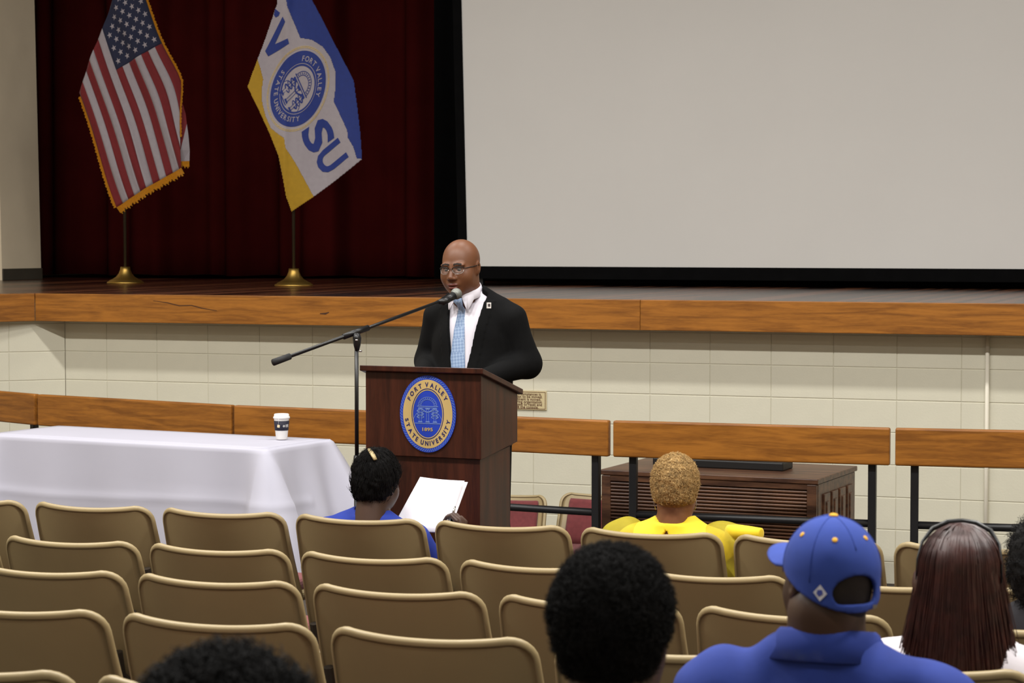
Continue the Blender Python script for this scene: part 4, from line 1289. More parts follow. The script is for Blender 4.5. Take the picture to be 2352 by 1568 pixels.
def seated(label, X, row, T, skin, shirt, cloth='shirt', dy=0., rz=0., hx=0., hy=-.055, yaw=0., pitch=0., roll=0., hs=1., shw=.185, bulk=1., arms=None, sleeve_t=.55, hand=None, wr=.0035, cut=None, lean=0., neck=.066, nz=.02, ctop=.070, hand_dir=None):
    """a person sitting on a chair, facing local +Y; T = height of the bare head above the row floor"""
    Yc = ROW_Y0 - ROW_D * row + .27 + dy
    fz = floor_z(Yc)
    root = empty('person', (X, Yc, fz), rz)
    tag(root, label, 'person')
    zs = T - .325
    hc = (hx, hy + lean, T - .118 * hs)
    HM = headM(hc, yaw, pitch, roll, hs)
    ty = -.085 + lean * .6
    sh = {s: np.array((s * shw, ty + .005, zs - .012)) for s in (-1, 1)}
    el = {s: np.array((s * (shw + .055), ty + .07, zs - .27)) for s in (-1, 1)}
    wr_ = {s: np.array((s * .13, .26, .565)) for s in (-1, 1)}
    if arms:
        for s in arms: el[s], wr_[s] = np.array(arms[s][0]), np.array(arms[s][1])
    def torso(G, inf=0.):
        d = ell(G, (0, ty + .01, zs - .20), (shw * .98 * bulk + inf, .115 * bulk + inf, .27 + inf))
        d = smin(d, ell(G, (0, -.03, .56), (.165 * bulk + inf, .125 * bulk + inf, .16 + inf)), .08)
        d = smin(d, cone(G, sh[-1] + np.array((.03, 0, .0)), sh[1] - np.array((.03, 0, .0)), .062 + inf, .062 + inf), .05)
        for s in (-1, 1):
            d = smin(d, cone(G, (s * .115, ty, zs + .012), (hx * .5 + s * .03, ty + .01, zs + .085), .050 + inf, .044 + inf * .5), .05)
        return d
    def upper(G, inf=0.):
        d = torso(G, inf)
        for s in (-1, 1):
            e = sh[s] + (el[s] - sh[s]) * 1.0
            d = smin(d, cone(G, sh[s], e, .062 * bulk + inf, .048 * bulk + inf), .035)
        return d
    def skinf(G):
        d = torso(G, -.012)
        for s in (-1, 1):
            d = smin(d, cone(G, sh[s], el[s], .045, .040), .03)
            d = smin(d, cone(G, el[s], wr_[s], .040, .027), .02)
            d = smin(d, cone(G, (s * .09, -.02, .53), (s * .11, .40, .50), .075, .055), .05)
            d = smin(d, cone(G, (s * .11, .40, .50), (s * .12, .42, .10), .052, .034), .03)
        d = smin(d, cone(G, (hx * .5, ty + .02, zs + .03), (hc[0], hc[1] - .025, hc[2] - .06), neck, neck - .003), .02)
        return d
    b = nets(skinf, (-.42, -.30, .02), (.42, .62, T - .10), .011)
    parts = [(xform(_hv, HM), _hq, _hm), (b[0], b[1], 0)]
    for s in (-1, 1):
        hv, hq = (HAND_B if (hand == s) else HAND_A)
        if s < 0: pass
        else: hv, hq = flip(hv, hq)
        dirv = Vector(wr_[s] - el[s]) if not (hand == s and hand_dir) else Vector(hand_dir)
        parts.append((xform(hv, basis(wr_[s], dirv, (0, -.2, 1) if hand != s else (.95, -.25, .25))), hq, 0))
    V, Q, mi = joined(parts)
    mesh_np('body', V, Q, [skin, M_lip, M_brow], root, True, mi)
    add_eyes(root, HM)
    def shirtf(G):
        x, y, z = G
        d = upper(G, .010) + wrinkle(G, wr)
        for s in (-1, 1):                       # sleeves end at a fraction of the upper arm
            axis = (el[s] - sh[s]); L = np.linalg.norm(axis); axis = axis / L
            t = (x - el[s][0]) * axis[0] + (y - el[s][1]) * axis[1] + (z - el[s][2]) * axis[2]
            if sleeve_t < 1: d = smax(d, np.where(x * s > shw * .8, t + L * (1 - sleeve_t), -1), .006)
            else: d = smin(d, cone(G, el[s], wr_[s] * .9 + el[s] * .1, .052, .040), .03)
        rg = smax(cone(G, (hx * .5, ty + .012, zs), (hx * .55, ty + .014, zs + .10), neck + .030, neck + .016), z - (zs + ctop) + .25 * (y - ty), .006)
        d = smin(d, rg, .02)
        d = smax(d, .47 - z, .01)
        nd = cone(G, (hx * .5, ty + .016, zs + nz + neck), (hx * .8, ty + .02, zs + .2), neck + .003, neck + .010)     # neck opening
        d = smax(d, -nd, .006)
        if cut is not None: d = np.maximum(d, -cut(G, zs, ty))
        return d
    s_ = nets(shirtf, (-.40, -.28, .44), (.40, .34, zs + .14), .0075)
    mesh_np(cloth, s_[0], s_[1], shirt, root, True)
    def pantsf(G):
        d = ell(G, (0, -.03, .54), (.178, .14, .13))
        for s in (-1, 1):
            d = smin(d, cone(G, (s * .09, -.02, .53), (s * .11, .41, .505), .088, .070), .04)
            d = smin(d, cone(G, (s * .11, .41, .505), (s * .12, .43, .10), .066, .056), .03)
        return smax(d, G[2] - .60 + 0 * G[0], .01)
    p_ = nets(pantsf, (-.22, -.22, .05), (.22, .56, .64), .014)
    mesh_np('trousers', p_[0], p_[1], M_pants, root, True)
    for s in (-1, 1):
        f = nets(lambda G: smax(union(.02, ell(G, (s * .12, .50, .035), (.045, .13, .045)), ell(G, (s * .12, .43, .06), (.04, .06, .06))), .0 - G[2] + .002, .004), (s * .12 - .06, .34, -.01), (s * .12 + .06, .66, .14), .012)
        mesh_np('shoe', f[0], f[1], M_shoe, root, True)
    return root, HM, dict(zs=zs, ty=ty, hc=hc, T=T, hx=hx)

def hair_cap(t, nape=-.085, noise=0., extra=None, line=(.030, .55), nf=60.):
    def f(G):
        x, y, z = G
        d = ell(G, (0, -.014, .032), (.077 + t, .097 + t, .090 + t))
        d = smin(d, ell(G, (0, -.040, -.030), (.062 + t, .058 + t, .060 + t)), .03)
        if extra is not None: d = extra(d, G)
        if noise:
            d = d + noise * (np.sin(nf * x + 7 * np.sin(nf * .6 * z)) * np.sin(nf * y + 3) + np.sin(nf * 1.3 * z + 4 * np.sin(nf * .5 * x)) * np.sin(nf * .9 * x + 1)) * .5
        d = smax(d, (y - (line[0] + line[1] * z)) * .85, .01)
        d = smax(d, nape - z + 0 * x, .012)
        return d
    return nets(f, (-.16, -.19, -.16), (.16, .16, .24), .0045)
def tufts(hv, hq, n, length, curl, r0, r1, k=5, jitter=.6, down=0.):
    N = vnormals(hv, hq)
    ii = rng.integers(0, len(hv), n)
    P = hv[ii] + rng.normal(0, .0015, (n, 3)); D = N[ii] + rng.normal(0, jitter, (n, 3)) + np.array([0, 0, -down]); D /= np.linalg.norm(D, axis=1, keepdims=True)
    U = np.cross(D, rng.normal(0, 1, (n, 3))); U /= np.linalg.norm(U, axis=1, keepdims=True) + 1e-9; W = np.cross(D, U)
    s = np.linspace(0, 1, k)[None, :, None]; ph = rng.uniform(0, 6.28, (n, 1, 1)); L = (length * rng.uniform(.6, 1.3, n))[:, None, None]
    path = P[:, None] - D[:, None] * .003 + D[:, None] * L * s + curl * (U[:, None] * (np.cos(ph + 5.5 * s) - np.cos(ph)) + W[:, None] * (np.sin(ph + 5.5 * s) - np.sin(ph)))
    return strands(path, r0, r1)
def add_hair(root, HM, items, m, name='hair'):
    V, Q, mi = joined([(v, q, 0) for v, q in items])
    return mesh_np(name, xform(V, HM), Q, m, root, True)
def person_X(px, py, row, off=-.055): return at_Y(px, py, ROW_Y0 - ROW_D * row + .27 + off)
def top_T(px, py, row, t, off=-.055):
    p = person_X(px, py, row, off); Yc = ROW_Y0 - ROW_D * row + .27
    return p.x, p.z - floor_z(Yc) - t

# ---------------------------------------------------------------- the speaker
def speaker():
    bp = at_D(1088, 800, 10.36)
    root = empty('person', (bp.x, bp.y, 0), math.radians(176))
    tag(root, 'bald man in black suit, blue tie and glasses speaking at the lectern', 'person')
    T = at_D(1062, 553, 10.28).z
    zt = T - 1.85                                                  # correction against a 1.85 m figure
    hc = (.034, .065, T - .117)
    HM = headM(hc, math.radians(-1), math.radians(-9), math.radians(2), 1.02)
    Z = lambda z: z + zt
    sh = {s: np.array((s * .180, -.01, Z(1.495))) for s in (-1, 1)}
    el = {s: np.array((s * .250, -.045, Z(1.29))) for s in (-1, 1)}
    wr = {s: np.array((s * .15, .215, Z(1.235))) for s in (-1, 1)}
    def torso(G, inf=0.):
        d = ell(G, (0, 0, Z(1.36)), (.190 + inf, .125 + inf, .25 + inf))
        d = smin(d, ell(G, (0, .02, Z(1.14)), (.180 + inf, .138 + inf, .26 + inf)), .06)
        d = smin(d, cone(G, (-.145, -.01, Z(1.510)), (.145, -.01, Z(1.510)), .058 + inf, .058 + inf), .05)
        for s in (-1, 1): d = smin(d, cone(G, (s * .11, -.01, Z(1.535)), (s * .03 + .015, .01, Z(1.60)), .046 + inf, .044 + inf), .05)
        return d
    def skinf(G):
        d = torso(G, -.03)
        for s in (-1, 1):
            d = smin(d, cone(G, sh[s], el[s], .048, .040), .03); d = smin(d, cone(G, el[s], wr[s], .040, .028), .02)
            d = smin(d, cone(G, (s * .09, 0, Z(.95)), (s * .10, .02, Z(.52)), .080, .055), .04)
            d = smin(d, cone(G, (s * .10, .02, Z(.52)), (s * .11, .0, .09), .055, .036), .03)
        d = smin(d, cone(G, (.01, .02, Z(1.52)), (hc[0], hc[1] - .03, hc[2] - .06), .060, .060), .02)
        return d
    b = nets(skinf, (-.36, -.22, .03), (.36, .32, T - .12), .012)
    parts = [(xform(_hv, HM), _hq, _hm), (b[0], b[1], 0)]
    for s in (-1, 1):
        hv, hq = HAND_A if s < 0 else flip(*HAND_A)
        parts.append((xform(hv, basis(wr[s], wr[s] - el[s] + np.array((-s * .05, 0, .0)), (0, .3, 1))), hq, 0))
    V, Q, mi = joined(parts)
    mesh_np('body', V, Q, [M_skin1, M_lip, M_brow], root, True, mi)
    add_eyes(root, HM)
    M_suit = mat('black_suit', (9, 9, 10), .9, var=.15, scale=60, spec=.18)
    M_shirt = mat('white_shirt', (226, 222, 232), .75, var=.02)
    def w_open(z): return .034 + np.clip(z - Z(1.24), 0, 1) * .165
    def jacketf(G):
        x, y, z = G
        d = torso(G, .012)
        for s in (-1, 1):
            d = smin(d, cone(G, sh[s], el[s], .074, .063), .020)
            d = smin(d, cone(G, el[s], wr[s], .063, .044), .03)
        d = smin(d, cone(G, (0, .01, Z(1.1)), (0, .01, Z(.93)), .165, .175, (1.12, .82, 1)), .05)
        d = d + wrinkle(G, .003)
        ax = np.abs(x - .004)
        lap = (ax > w_open(z)) & (ax < w_open(z) + .045) & (y > .03) & (z > Z(1.2)) & (z < Z(1.58))
        d = np.where(lap, d - .0035, d)
        cutr = np.maximum(np.maximum(ax - w_open(z), .035 - y), Z(1.12) - z)
        d = smax(d, -cutr, .004)
        nd = cone(G, (.01, .025, Z(1.585)), (.03, .05, Z(1.75)), .068, .080)
        d = smax(d, -nd, .006)
        return smax(d, Z(.925) - z + 0 * x, .006)
    j = nets(jacketf, (-.36, -.24, Z(.90)), (.36, .36, Z(1.70)), .0056)
    mesh_np('suit_jacket', j[0], j[1], M_suit, root, True)
    def shirtf(G):
        d = torso(G, -.004)
        nd = cone(G, (.01, .025, Z(1.60)), (.03, .05, Z(1.75)), .058, .066)
        d = smax(d, -nd, .004)
        return smax(smax(d, Z(1.0) - G[2] + 0 * G[0], .01), -.02 - G[1] + 0 * G[0], .01)
    s_ = nets(shirtf, (-.24, -.06, Z(.97)), (.24, .20, Z(1.68)), .0085)
    mesh_np('dress_shirt', s_[0], s_[1], M_shirt, root, True)
    def front_y(f, x, z):
        ys = np.linspace(-.05, .22, 271)
        d = f((np.full((271, 1, 1), x), ys[:, None, None], np.full((271, 1, 1), z)))[:, 0, 0]
        ok = np.where(d < 0)[0]
        return ys[ok[-1]] if len(ok) else .12
    # collar: a stand around the neck with two points in front
    V = []; F = []; n = 120
    cx, cy = .022, .032
    for i in range(n + 1):
        ph = .16 + (2 * math.pi - .32) * i / n
        fr_ = math.cos(ph)
        zt_ = Z(1.612) + .052 * (1 - fr_) / 2
        dist = min(ph, 2 * math.pi - ph)
        drop = float(np.interp(dist, [.16, .52, .90, 3.2], [.012, .080, .037, .034]))
        for r, z in ((.0595, zt_ - .02), (.0605, zt_), (.0635, zt_ + .002), (.0665, zt_ - .004), (.0665 + .32 * drop, zt_ - drop)):
            V.append((cx + r * 1.03 * math.sin(ph), cy + r * 1.12 * math.cos(ph), z))
    for i in range(n):
        for k in range(4): a = i * 5 + k; F.append((a, a + 5, a + 6, a + 1))
    o = mesh('shirt_collar', V, F, M_shirt, root, True)
    so = o.modifiers.new('thickness', 'SOLIDIFY'); so.thickness = .0025
    # tie
    mt = bpy.data.materials.new('tie_check'); mt.use_nodes = True; nt = mt.node_tree; bs = nt.nodes['Principled BSDF']; bs.inputs['Roughness'].default_value = .45
    tc = nt.nodes.new('ShaderNodeTexCoord'); mp = nt.nodes.new('ShaderNodeMapping'); mp.inputs['Rotation'].default_value = (0, math.radians(38), 0); mp.inputs['Scale'].default_value = (95, 95, 95)
    ck = nt.nodes.new('ShaderNodeTexChecker'); ck.inputs['Scale'].default_value = 1.; ck.inputs['Color1'].default_value = lin((128, 152, 190)) + (1,); ck.inputs['Color2'].default_value = lin((158, 180, 210)) + (1,)
    nt.links.new(tc.outputs['Object'], mp.inputs[0]); nt.links.new(mp.outputs[0], ck.inputs['Vector']); nt.links.new(ck.outputs[0], bs.inputs['Base Color'])
    tx = lambda z: .016 + (z - Z(1.15)) * .008
    V = []; F = []
    prof = [(Z(1.592), .017, .016), (Z(1.575), .020, .018), (Z(1.555), .0135, .012), (Z(1.54), .016, .008), (Z(1.45), .026, .006), (Z(1.33), .036, .006), (Z(1.22), .044, .006), (Z(1.10), .047, .006)]
    for z, hw, tk in prof:
        fy = max(front_y(shirtf, tx(z), z), .098) if z > Z(1.54) else front_y(shirtf, tx(z), z)
        fy += .003
        for u, yy in ((-1, 0), (-.92, .8), (0, 1), (.92, .8), (1, 0)): V.append((tx(z) + u * hw, fy + yy * tk, z))
    for i in range(len(prof) - 1):
        for k in range(4): a = i * 5 + k; F.append((a, a + 1, a + 6, a + 5))
    mesh('tie', V, F, mt, root, True)
    # trousers and shoes
    def pf(G):
        d = ell(G, (0, .0, Z(.96)), (.165, .125, .12))
        for s in (-1, 1):
            d = smin(d, cone(G, (s * .085, 0, Z(.93)), (s * .10, .015, .50), .098, .080), .03)
            d = smin(d, cone(G, (s * .10, .015, .50), (s * .11, .0, .06), .078, .070), .03)
        return smax(d, .03 - G[2] + 0 * G[0], .006)
    p_ = nets(pf, (-.23, -.17, .01), (.23, .18, Z(1.10)), .014); mesh_np('trousers', p_[0], p_[1], M_suit, root, True)
    for s in (-1, 1):
        f = nets(lambda G: smax(union(.02, ell(G, (s * .115, .075, .035), (.045, .13, .045)), ell(G, (s * .11, .0, .06), (.042, .06, .06))), .002 - G[2], .004), (s * .115 - .06, -.09, -.01), (s * .115 + .06, .24, .14), .012)
        mesh_np('shoe', f[0], f[1], M_shoe, root, True)
    # glasses: half-rim, dark top bar, thin lower wire
    M_gl = mat('glasses_frame', (34, 28, 24), .35, metal=.3)
    bm = bmesh.new()
    for sx in (-1, 1):
        top_ = [(sx * .009, .104, .006), (sx * .016, .106, .013), (sx * .034, .104, .0145), (sx * .054, .092, .012), (sx * .059, .086, .006)]
        add_tube(bm, top_, .0022, 8)
        add_tube(bm, [(sx * .059, .086, .006), (sx * .081, .02, .004), (sx * .084, -.012, .004), (sx * .083, -.03, -.012)], .0019, 8)
    add_tube(bm, [(-.009, .104, .006), (0, .110, .008), (.009, .104, .006)], .0017, 8)
    bmesh.ops.transform(bm, matrix=HM, verts=bm.verts)
    g = bmobj('glasses', bm, M_gl, root, True)
    M_lens = mat('lens_glass', (225, 228, 226), .04, alpha=.06, spec=.3)
    for sx in (-1, 1):
        bm = bmesh.new()
        lw = [(sx * .059, .086, .006), (sx * .055, .091, -.012), (sx * .040, .101, -.0175), (sx * .022, .106, -.0165), (sx * .011, .105, -.007), (sx * .009, .104, .006)]
        add_tube(bm, lw, .0009, 6)
        bmesh.ops.transform(bm, matrix=HM, verts=bm.verts)
        bmobj('lower_rim', bm, M_chrome, g, True)
        L_ = [(sx * .016, .106, .013), (sx * .034, .104, .0145), (sx * .054, .092, .012)] + lw
        V = [HM @ Vector(p) for p in L_]
        mesh('lens', V, [tuple(range(len(V)))], M_lens, g)
    # lapel pin
    px_, pz_ = -.112, Z(1.558)
    py_ = front_y(jacketf, px_, pz_)
    rt = Matrix.Rotation(math.radians(24), 3, 'Z') @ Matrix.Rotation(math.radians(8), 3, 'X')
    pin = box('lapel_pin', (px_, py_ + .003, pz_), (.021, .003, .027), mat('pin_silver', (215, 210, 206), .35), root, bevel=.001, rot=rt)
    box('pin_mark', (px_ - .002, py_ + .005, pz_ + .002), (.010, .002, .011), mat('pin_dark', (60, 48, 50), .5), pin, rot=rt)
    return root
speaker()

# ---------------------------------------------------------------- woman in blue with papers
M_bluetee = mat('royal_blue_tee', (25, 50, 146), .85, var=.06, scale=25)
M_lany = mat('lanyard_blue', (30, 48, 140), .6)
M_silver = mat('silver', (196, 194, 188), .25, metal=1.)
def lanyard(root, inf, txt):
    """ribbon around the back of the neck"""
    zs, ty, hx = inf['zs'], inf['ty'], inf['hx']
    V = []; n = 40; F = []
    for i in range(n + 1):
        a = math.pi * (-.02 + 1.04 * i / n)            # around the back: from +x to -x through -y
        for k, dz in ((0, 0), (1, .020)):
            r = .0765 + .003 * (1 - k)
            V.append((hx * .6 + r * 1.04 * math.cos(a), ty + .022 - r * .98 * math.sin(a), zs + .068 + dz - .03 * (1 - math.sin(a)) ** 1.2))
    for s in (0, 1):
        pass
    for i in range(n): a = i * 2; F.append((a, a + 1, a + 3, a + 2))
    o = mesh('lanyard', V, F, M_lany, root, True)
    so = o.modifiers.new('thickness', 'SOLIDIFY'); so.thickness = .0015
    VT = []
    Vt, Tt = line_text(txt, .01); Vt = Vt * .017
    out = []
    for u, v in Vt:
        a = math.pi / 2 - (u - .045) / .075 * -1.0; a = math.pi / 2 - (u + .045) / .075
        r = .0800
        out.append((hx * .6 + r * 1.04 * math.cos(a), ty + .022 - r * .98 * math.sin(a), zs + .0722 + v - .03 * (1 - math.sin(a)) ** 1.2))
    mesh('lanyard_print', out, Tt, mat('lanyard_white', (210, 212, 222), .6), o)
bx, bT = top_T(866, 1030, 0, .022)
_hp = at_D(1064, 1243, 9.06); BHAND = (_hp.x - (bx - .03), _hp.y - (ROW_Y0 + .27), _hp.z - floor_z(ROW_Y0 + .27))
blue_root, BM, inf = seated('woman in blue shirt with black pinned-up hair, holding white papers', bx - .03, 0, bT, M_skin2, M_bluetee, hx=.03, shw=.195, yaw=math.radians(-7), pitch=math.radians(-10), hs=.95,
                            arms={1: ((.27, .10, bT - .58), BHAND)}, hand=1, hand_dir=(-.22, .25, .95), wr=.005, bulk=1.02, dy=0.)
def updo(d, G):
    d = smin(d, ell(G, (.025, -.055, .082), (.058, .060, .050)), .03)
    d = smin(d, ell(G, (.045, -.075, .03), (.040, .045, .060)), .03)
    return d
hv, hq = hair_cap(.016, nape=-.088, noise=.004, extra=updo, nf=70)
N_ = vnormals(hv, hq)
# combed strands lying along the surface, swept up to the clip
def combed(hv, N_, n, L, target, r0=.0012, r1=.0004, k=6, lift=.002):
    ii = rng.integers(0, len(hv), n); P = hv[ii]; D = np.array(target) - P; Nn = N_[ii]
    D = D - (D * Nn).sum(1, keepdims=True) * Nn; D /= np.linalg.norm(D, axis=1, keepdims=True) + 1e-9
    s = np.linspace(0, 1, k)[None, :, None]; Lr = (L * rng.uniform(.6, 1.3, n))[:, None, None]
    bow = rng.normal(0, .12, (n, 1, 3))
    path = P[:, None] + D[:, None] * Lr * s + Nn[:, None] * (lift + .004 * np.sin(s * 3.1)) - Nn[:, None] * (Lr * s) ** 2 * 4.0 + bow * Lr * s * s
    return strands(path, r0, r1)
add_hair(blue_root, BM, [(hv, hq), combed(hv, N_, 2600, .04, (.03, -.09, .12)), tufts(hv, hq, 500, .014, .004, .0006, .0003)], M_hairblk)
cpth = [BM @ Vector(p) for p in ((.000, -.088, .131), (.020, -.108, .121), (.042, -.121, .103), (.056, -.126, .086))]
tube('hair_clip', cpth, [.008, .010, .010, .008], mat('clip_gold', (176, 158, 116), .5, metal=.2, var=.2, scale=200), blue_root, 8, squash=(1, .5))
for sx in (-1, 1):
    tube('earring', [BM @ Vector((sx * .080, -.006, -.034)), BM @ Vector((sx * .083, -.006, -.046))], [.004, .0035], M_silver, blue_root, 8)
lanyard(blue_root, inf, 'UNIVERSITY')
# papers and pen held in her right hand
pd = 9.13
pc = [at_D(965, 1095, pd + .05), at_D(1067, 1104, pd + .12), at_D(1025, 1222, pd - .06), at_D(905, 1204, pd - .10)]
def sheet(name, pts, m, label, cat, th=.0012, bend=.018, n=8):
    V = []; F = []
    nrm = (pts[1] - pts[0]).cross(pts[3] - pts[0]).normalized()
    for i in range(n + 1):
        for j in range(n + 1):
            u, v = i / n, j / n
            p = pts[0] * (1 - u) * (1 - v) + pts[1] * u * (1 - v) + pts[2] * u * v + pts[3] * (1 - u) * v
            V.append(p + nrm * bend * math.sin(math.pi * u) * (.4 + v))
    for i in range(n):
        for j in range(n): a = i * (n + 1) + j; F.append((a, a + n + 1, a + n + 2, a + 1))
    o = mesh(name, V, F, m, None, True)
    so = o.modifiers.new('thickness', 'SOLIDIFY'); so.thickness = th
    tag(o, label, cat)
    return o
M_sheet = mat('sheet_white', (238, 236, 244), .7, var=.01)
sheet('paper_sheet', pc, M_sheet, 'top white sheet of paper held up by the woman in blue', 'paper')
off = Vector((.004, .006, -.004))
sheet('paper_sheet', [pc[0] + off, pc[1] + off * 1.6 + RIGHT * .004, pc[2] + off + RIGHT * .006, pc[3] + off], M_sheet, 'second white sheet showing at the edge beneath the top page', 'paper')
pen = empty('pen', tuple(at_D(1036, 1196, pd - .02)))
tag(pen, 'black and silver pen in the hand beside the papers', 'pen')
pA = at_D(1034, 1200, pd - .02) - pen.location; pB = at_D(1045, 1163, pd + .02) - pen.location
tube('barrel', [pA - (pB - pA) * .4, pA + (pB - pA) * .55], .0048, M_mic, pen, 10)
tube('cap_end', [pA + (pB - pA) * .55, pB], [.005, .004], M_silver, pen, 10)

# ---------------------------------------------------------------- woman in yellow
M_yel = mat('yellow_blouse', (238, 206, 20), .7, var=.04, scale=20, sheen=.15)
yx, yT = top_T(1552, 1040, 0, .020)
def keyhole(G, zs, ty):
    x, y, z = G
    w = .015 * np.clip((zs + .064 - z) / .035, 0, 1) + .0 * y
    return np.maximum(np.maximum(np.abs(x + .012) - w, np.maximum(z - (zs + .064), (zs - .03) - z)), y - (ty))
yel_root, YM, inf = seated('woman in yellow blouse with short blond curly hair in the front row', yx + .005, 0, yT, M_skin3, M_yel, cloth='blouse', hx=-.005, shw=.165, yaw=math.radians(8), pitch=math.radians(-2), hs=.97, sleeve_t=.12, wr=.005, cut=keyhole,
                           arms={1: ((.27, .02, yT - .57), (.30, .28, yT - .52))})
hv, hq = hair_cap(.013, nape=-.050, noise=.002, line=(.050, .55), nf=90)
M_blond = mat('hair_blond', (178, 146, 94), .8, var=.32, scale=70)
add_hair(yel_root, YM, [(hv, hq), tufts(hv, hq, 7000, .010, .0035, .0011, .0006, k=5)], M_blond)
nv, nq = hair_cap(.0035, nape=-.098, line=(.020, .45))
add_hair(yel_root, YM, [(nv, nq)], mat('hair_faded', (120, 86, 50), .85, var=.25, scale=90), 'neck_hair')
lanyard(yel_root, inf, 'UNIVERSITY')
for sx in (-1, 1):
    tube('earring', [YM @ Vector((sx * .080, -.004, -.034)), YM @ Vector((sx * .084, -.006, -.060)), YM @ Vector((sx * .076, -.01, -.085))], .0012, M_silver, yel_root, 6)
# sheer puffed sleeves
ms_ = mat('sheer_yellow', (206, 190, 50), .75, var=.06, scale=18, alpha=.5)
for s in (-1, 1):
    zs, ty = inf['zs'], inf['ty']
    c0 = np.array((s * .165, ty + .01, zs - .0)); c1 = np.array((s * .265, ty + .06, zs - .30))
    def sf(G):
        d = ell(G, (s * .200, ty + .015, zs + .012), (.090, .085, .080))
        d = smin(d, cone(G, c0, c1, .075, .090), .05)
        d = d + wrinkle(G, .007, 1.1)
        return smax(d, zs - .33 - G[2] + 0 * G[0], .004)
    v, q = nets(sf, (min(s * .06, s * .42), ty - .16, zs - .35), (max(s * .06, s * .42), ty + .20, zs + .11), .009)
    mesh_np('sheer_sleeve', v, q, ms_, yel_root, True)
    cu = nets(lambda G: np.maximum(cone(G, c1 + np.array((0, 0, .02)), c1 + np.array((s * .0, .0, -.02)), .062, .058), -cone(G, c1 + np.array((0, 0, .05)), c1 + np.array((0, 0, -.05)), .052, .05)), c1 - .1, c1 + .1, .009)
    mesh_np('cuff', cu[0], cu[1], M_yel, yel_root, True)
# raised yellow cuff resting on the next chair
q0 = at_D(1694, 1222, 8.42) - Vector((yel_root.location.x, yel_root.location.y, yel_root.location.z)); q1 = at_D(1748, 1226, 8.36) - yel_root.location
tube('sleeve_end', [q0 - (q1 - q0) * .4, q0, (q0 + q1) / 2, q1, q1 + (q1 - q0) * .02], [.026, .03, .027, .023, .016], M_yel, yel_root, 16)

# ---------------------------------------------------------------- man with short afro
ax_, aT = top_T(1410, 1231, 5, .032, .03)
afro_root, AM, inf = seated('man with short black afro hair, back of head close to camera', ax_, 5, aT, M_skin2, mat('teal_top', (34, 52, 56), .85), dy=.085, hs=1.0, yaw=math.radians(6), shw=.19, lean=0.)
def afro(d, G):
    d = smin(d, ell(G, (0, -.03, .035), (.092, .106, .103)), .02)
    return smax(d, np.abs(G[0]) - np.interp(G[2], [-.2, -.04, .02, .3], [.066, .071, .098, .11]), .012)
hv, hq = hair_cap(.014, nape=-.060, noise=.0035, extra=afro, line=(.040, .45), nf=75)
add_hair(afro_root, AM, [(hv, hq), tufts(hv, hq, 15000, .011, .0035, .0007, .0004, k=5)], M_hairblk)

# ---------------------------------------------------------------- person with curly black hair at the bottom edge
cx_, cT = top_T(536, 1466, 6, .040)
curl_root, CM, inf = seated('person with thick curly black hair cut off by the bottom edge', cx_, 6, cT, M_skin2, mat('grey_top', (70, 70, 76), .85), hs=1.0, yaw=math.radians(-8), shw=.18)
def curly(d, G):
    return smin(d, ell(G, (0, -.028, .030), (.096, .112, .110)), .02)
hv, hq = hair_cap(.016, nape=-.10, noise=.009, extra=curly, line=(.045, .5), nf=85)
add_hair(curl_root, CM, [(hv, hq), tufts(hv, hq, 9000, .020, .007, .0010, .0005, k=7)], M_hairblk)

# ---------------------------------------------------------------- man with blue cap
M_polo = mat('royal_blue_polo', (30, 54, 138), .85, var=.06, scale=25)
M_cap = mat('blue_cap', (46, 70, 154), .9, var=.05, scale=40)
M_gcap = mat('cap_gold', (236, 178, 40), .7)
kx, kT = top_T(1905, 1179, 4, .016)
cap_root, KM, inf = seated('man in royal blue polo shirt wearing a blue baseball cap', kx, 4, kT, M_skin2, M_polo, cloth='polo_shirt', hs=.97, yaw=math.radians(34), pitch=math.radians(3), shw=.215, bulk=1.12, wr=.009, neck=.078)
KC = KM @ Matrix.Rotation(math.radians(7), 4, 'Z')      # cap worn slightly askew
def capf(G):
    x, y, z = G
    Gc = (x, y, np.maximum(z, .028)); o = ell(Gc, (0, -.010, .028), (.0925, .110, .105)); i = ell(Gc, (0, -.010, .025), (.0825, .100, .094))
    d = np.maximum(o, -i)
    d = smax(d, -(z - (.004 + .40 * y)) * .93, .003)
    op = ell(G, (0, -.112, -.004), (.048, .060, .036))
    op = smax(op, -(z - (-.026)) + 0 * x, .006)
    return smax(d, -op, .003)
v, q = nets(capf, (-.10, -.13, -.07), (.10, .11, .145), .0036)
capo = mesh_np('cap', xform(v, KC), q, M_cap, cap_root, True)
V = []; F = []; nb, na = 8, 20
for i in range(na + 1):
    a = math.radians(-62 + 124 * i / na)
    for j in range(nb + 1):
        t = j / nb
        r0 = np.array((.088 * math.sin(a), -.010 + .106 * math.cos(a)))
        L = .104 * max(0, math.cos(a * 1.30)) ** .55
        p = r0 + np.array((.10 * math.sin(a), 1.)) * L * t
        V.append(KC @ Vector((p[0], p[1], .047 - 3.4 * p[0] ** 2 - .06 * L * t)))
for i in range(na):
    for j in range(nb): k = i * (nb + 1) + j; F.append((k, k + nb + 1, k + nb + 2, k + 1))
o = mesh('visor', V, F, M_cap, capo, True); so = o.modifiers.new('thickness', 'SOLIDIFY'); so.thickness = .004
def cap_pt(az, elv, off=0.):
    """point on the crown: az = degrees from the front, clockwise seen from above"""
    a, e = math.radians(az), math.radians(elv)
    ce = math.cos(e) if e > 0 else 1.
    d = Vector((math.sin(a) * ce, math.cos(a) * ce, math.sin(e)))
    p = Vector((d.x * .0925, -.010 + d.y * .110, .028 + d.z * .105)); n = Vector((d.x / .09, d.y / .108, max(0, d.z) / .104)).normalized()
    return p + n * off, n
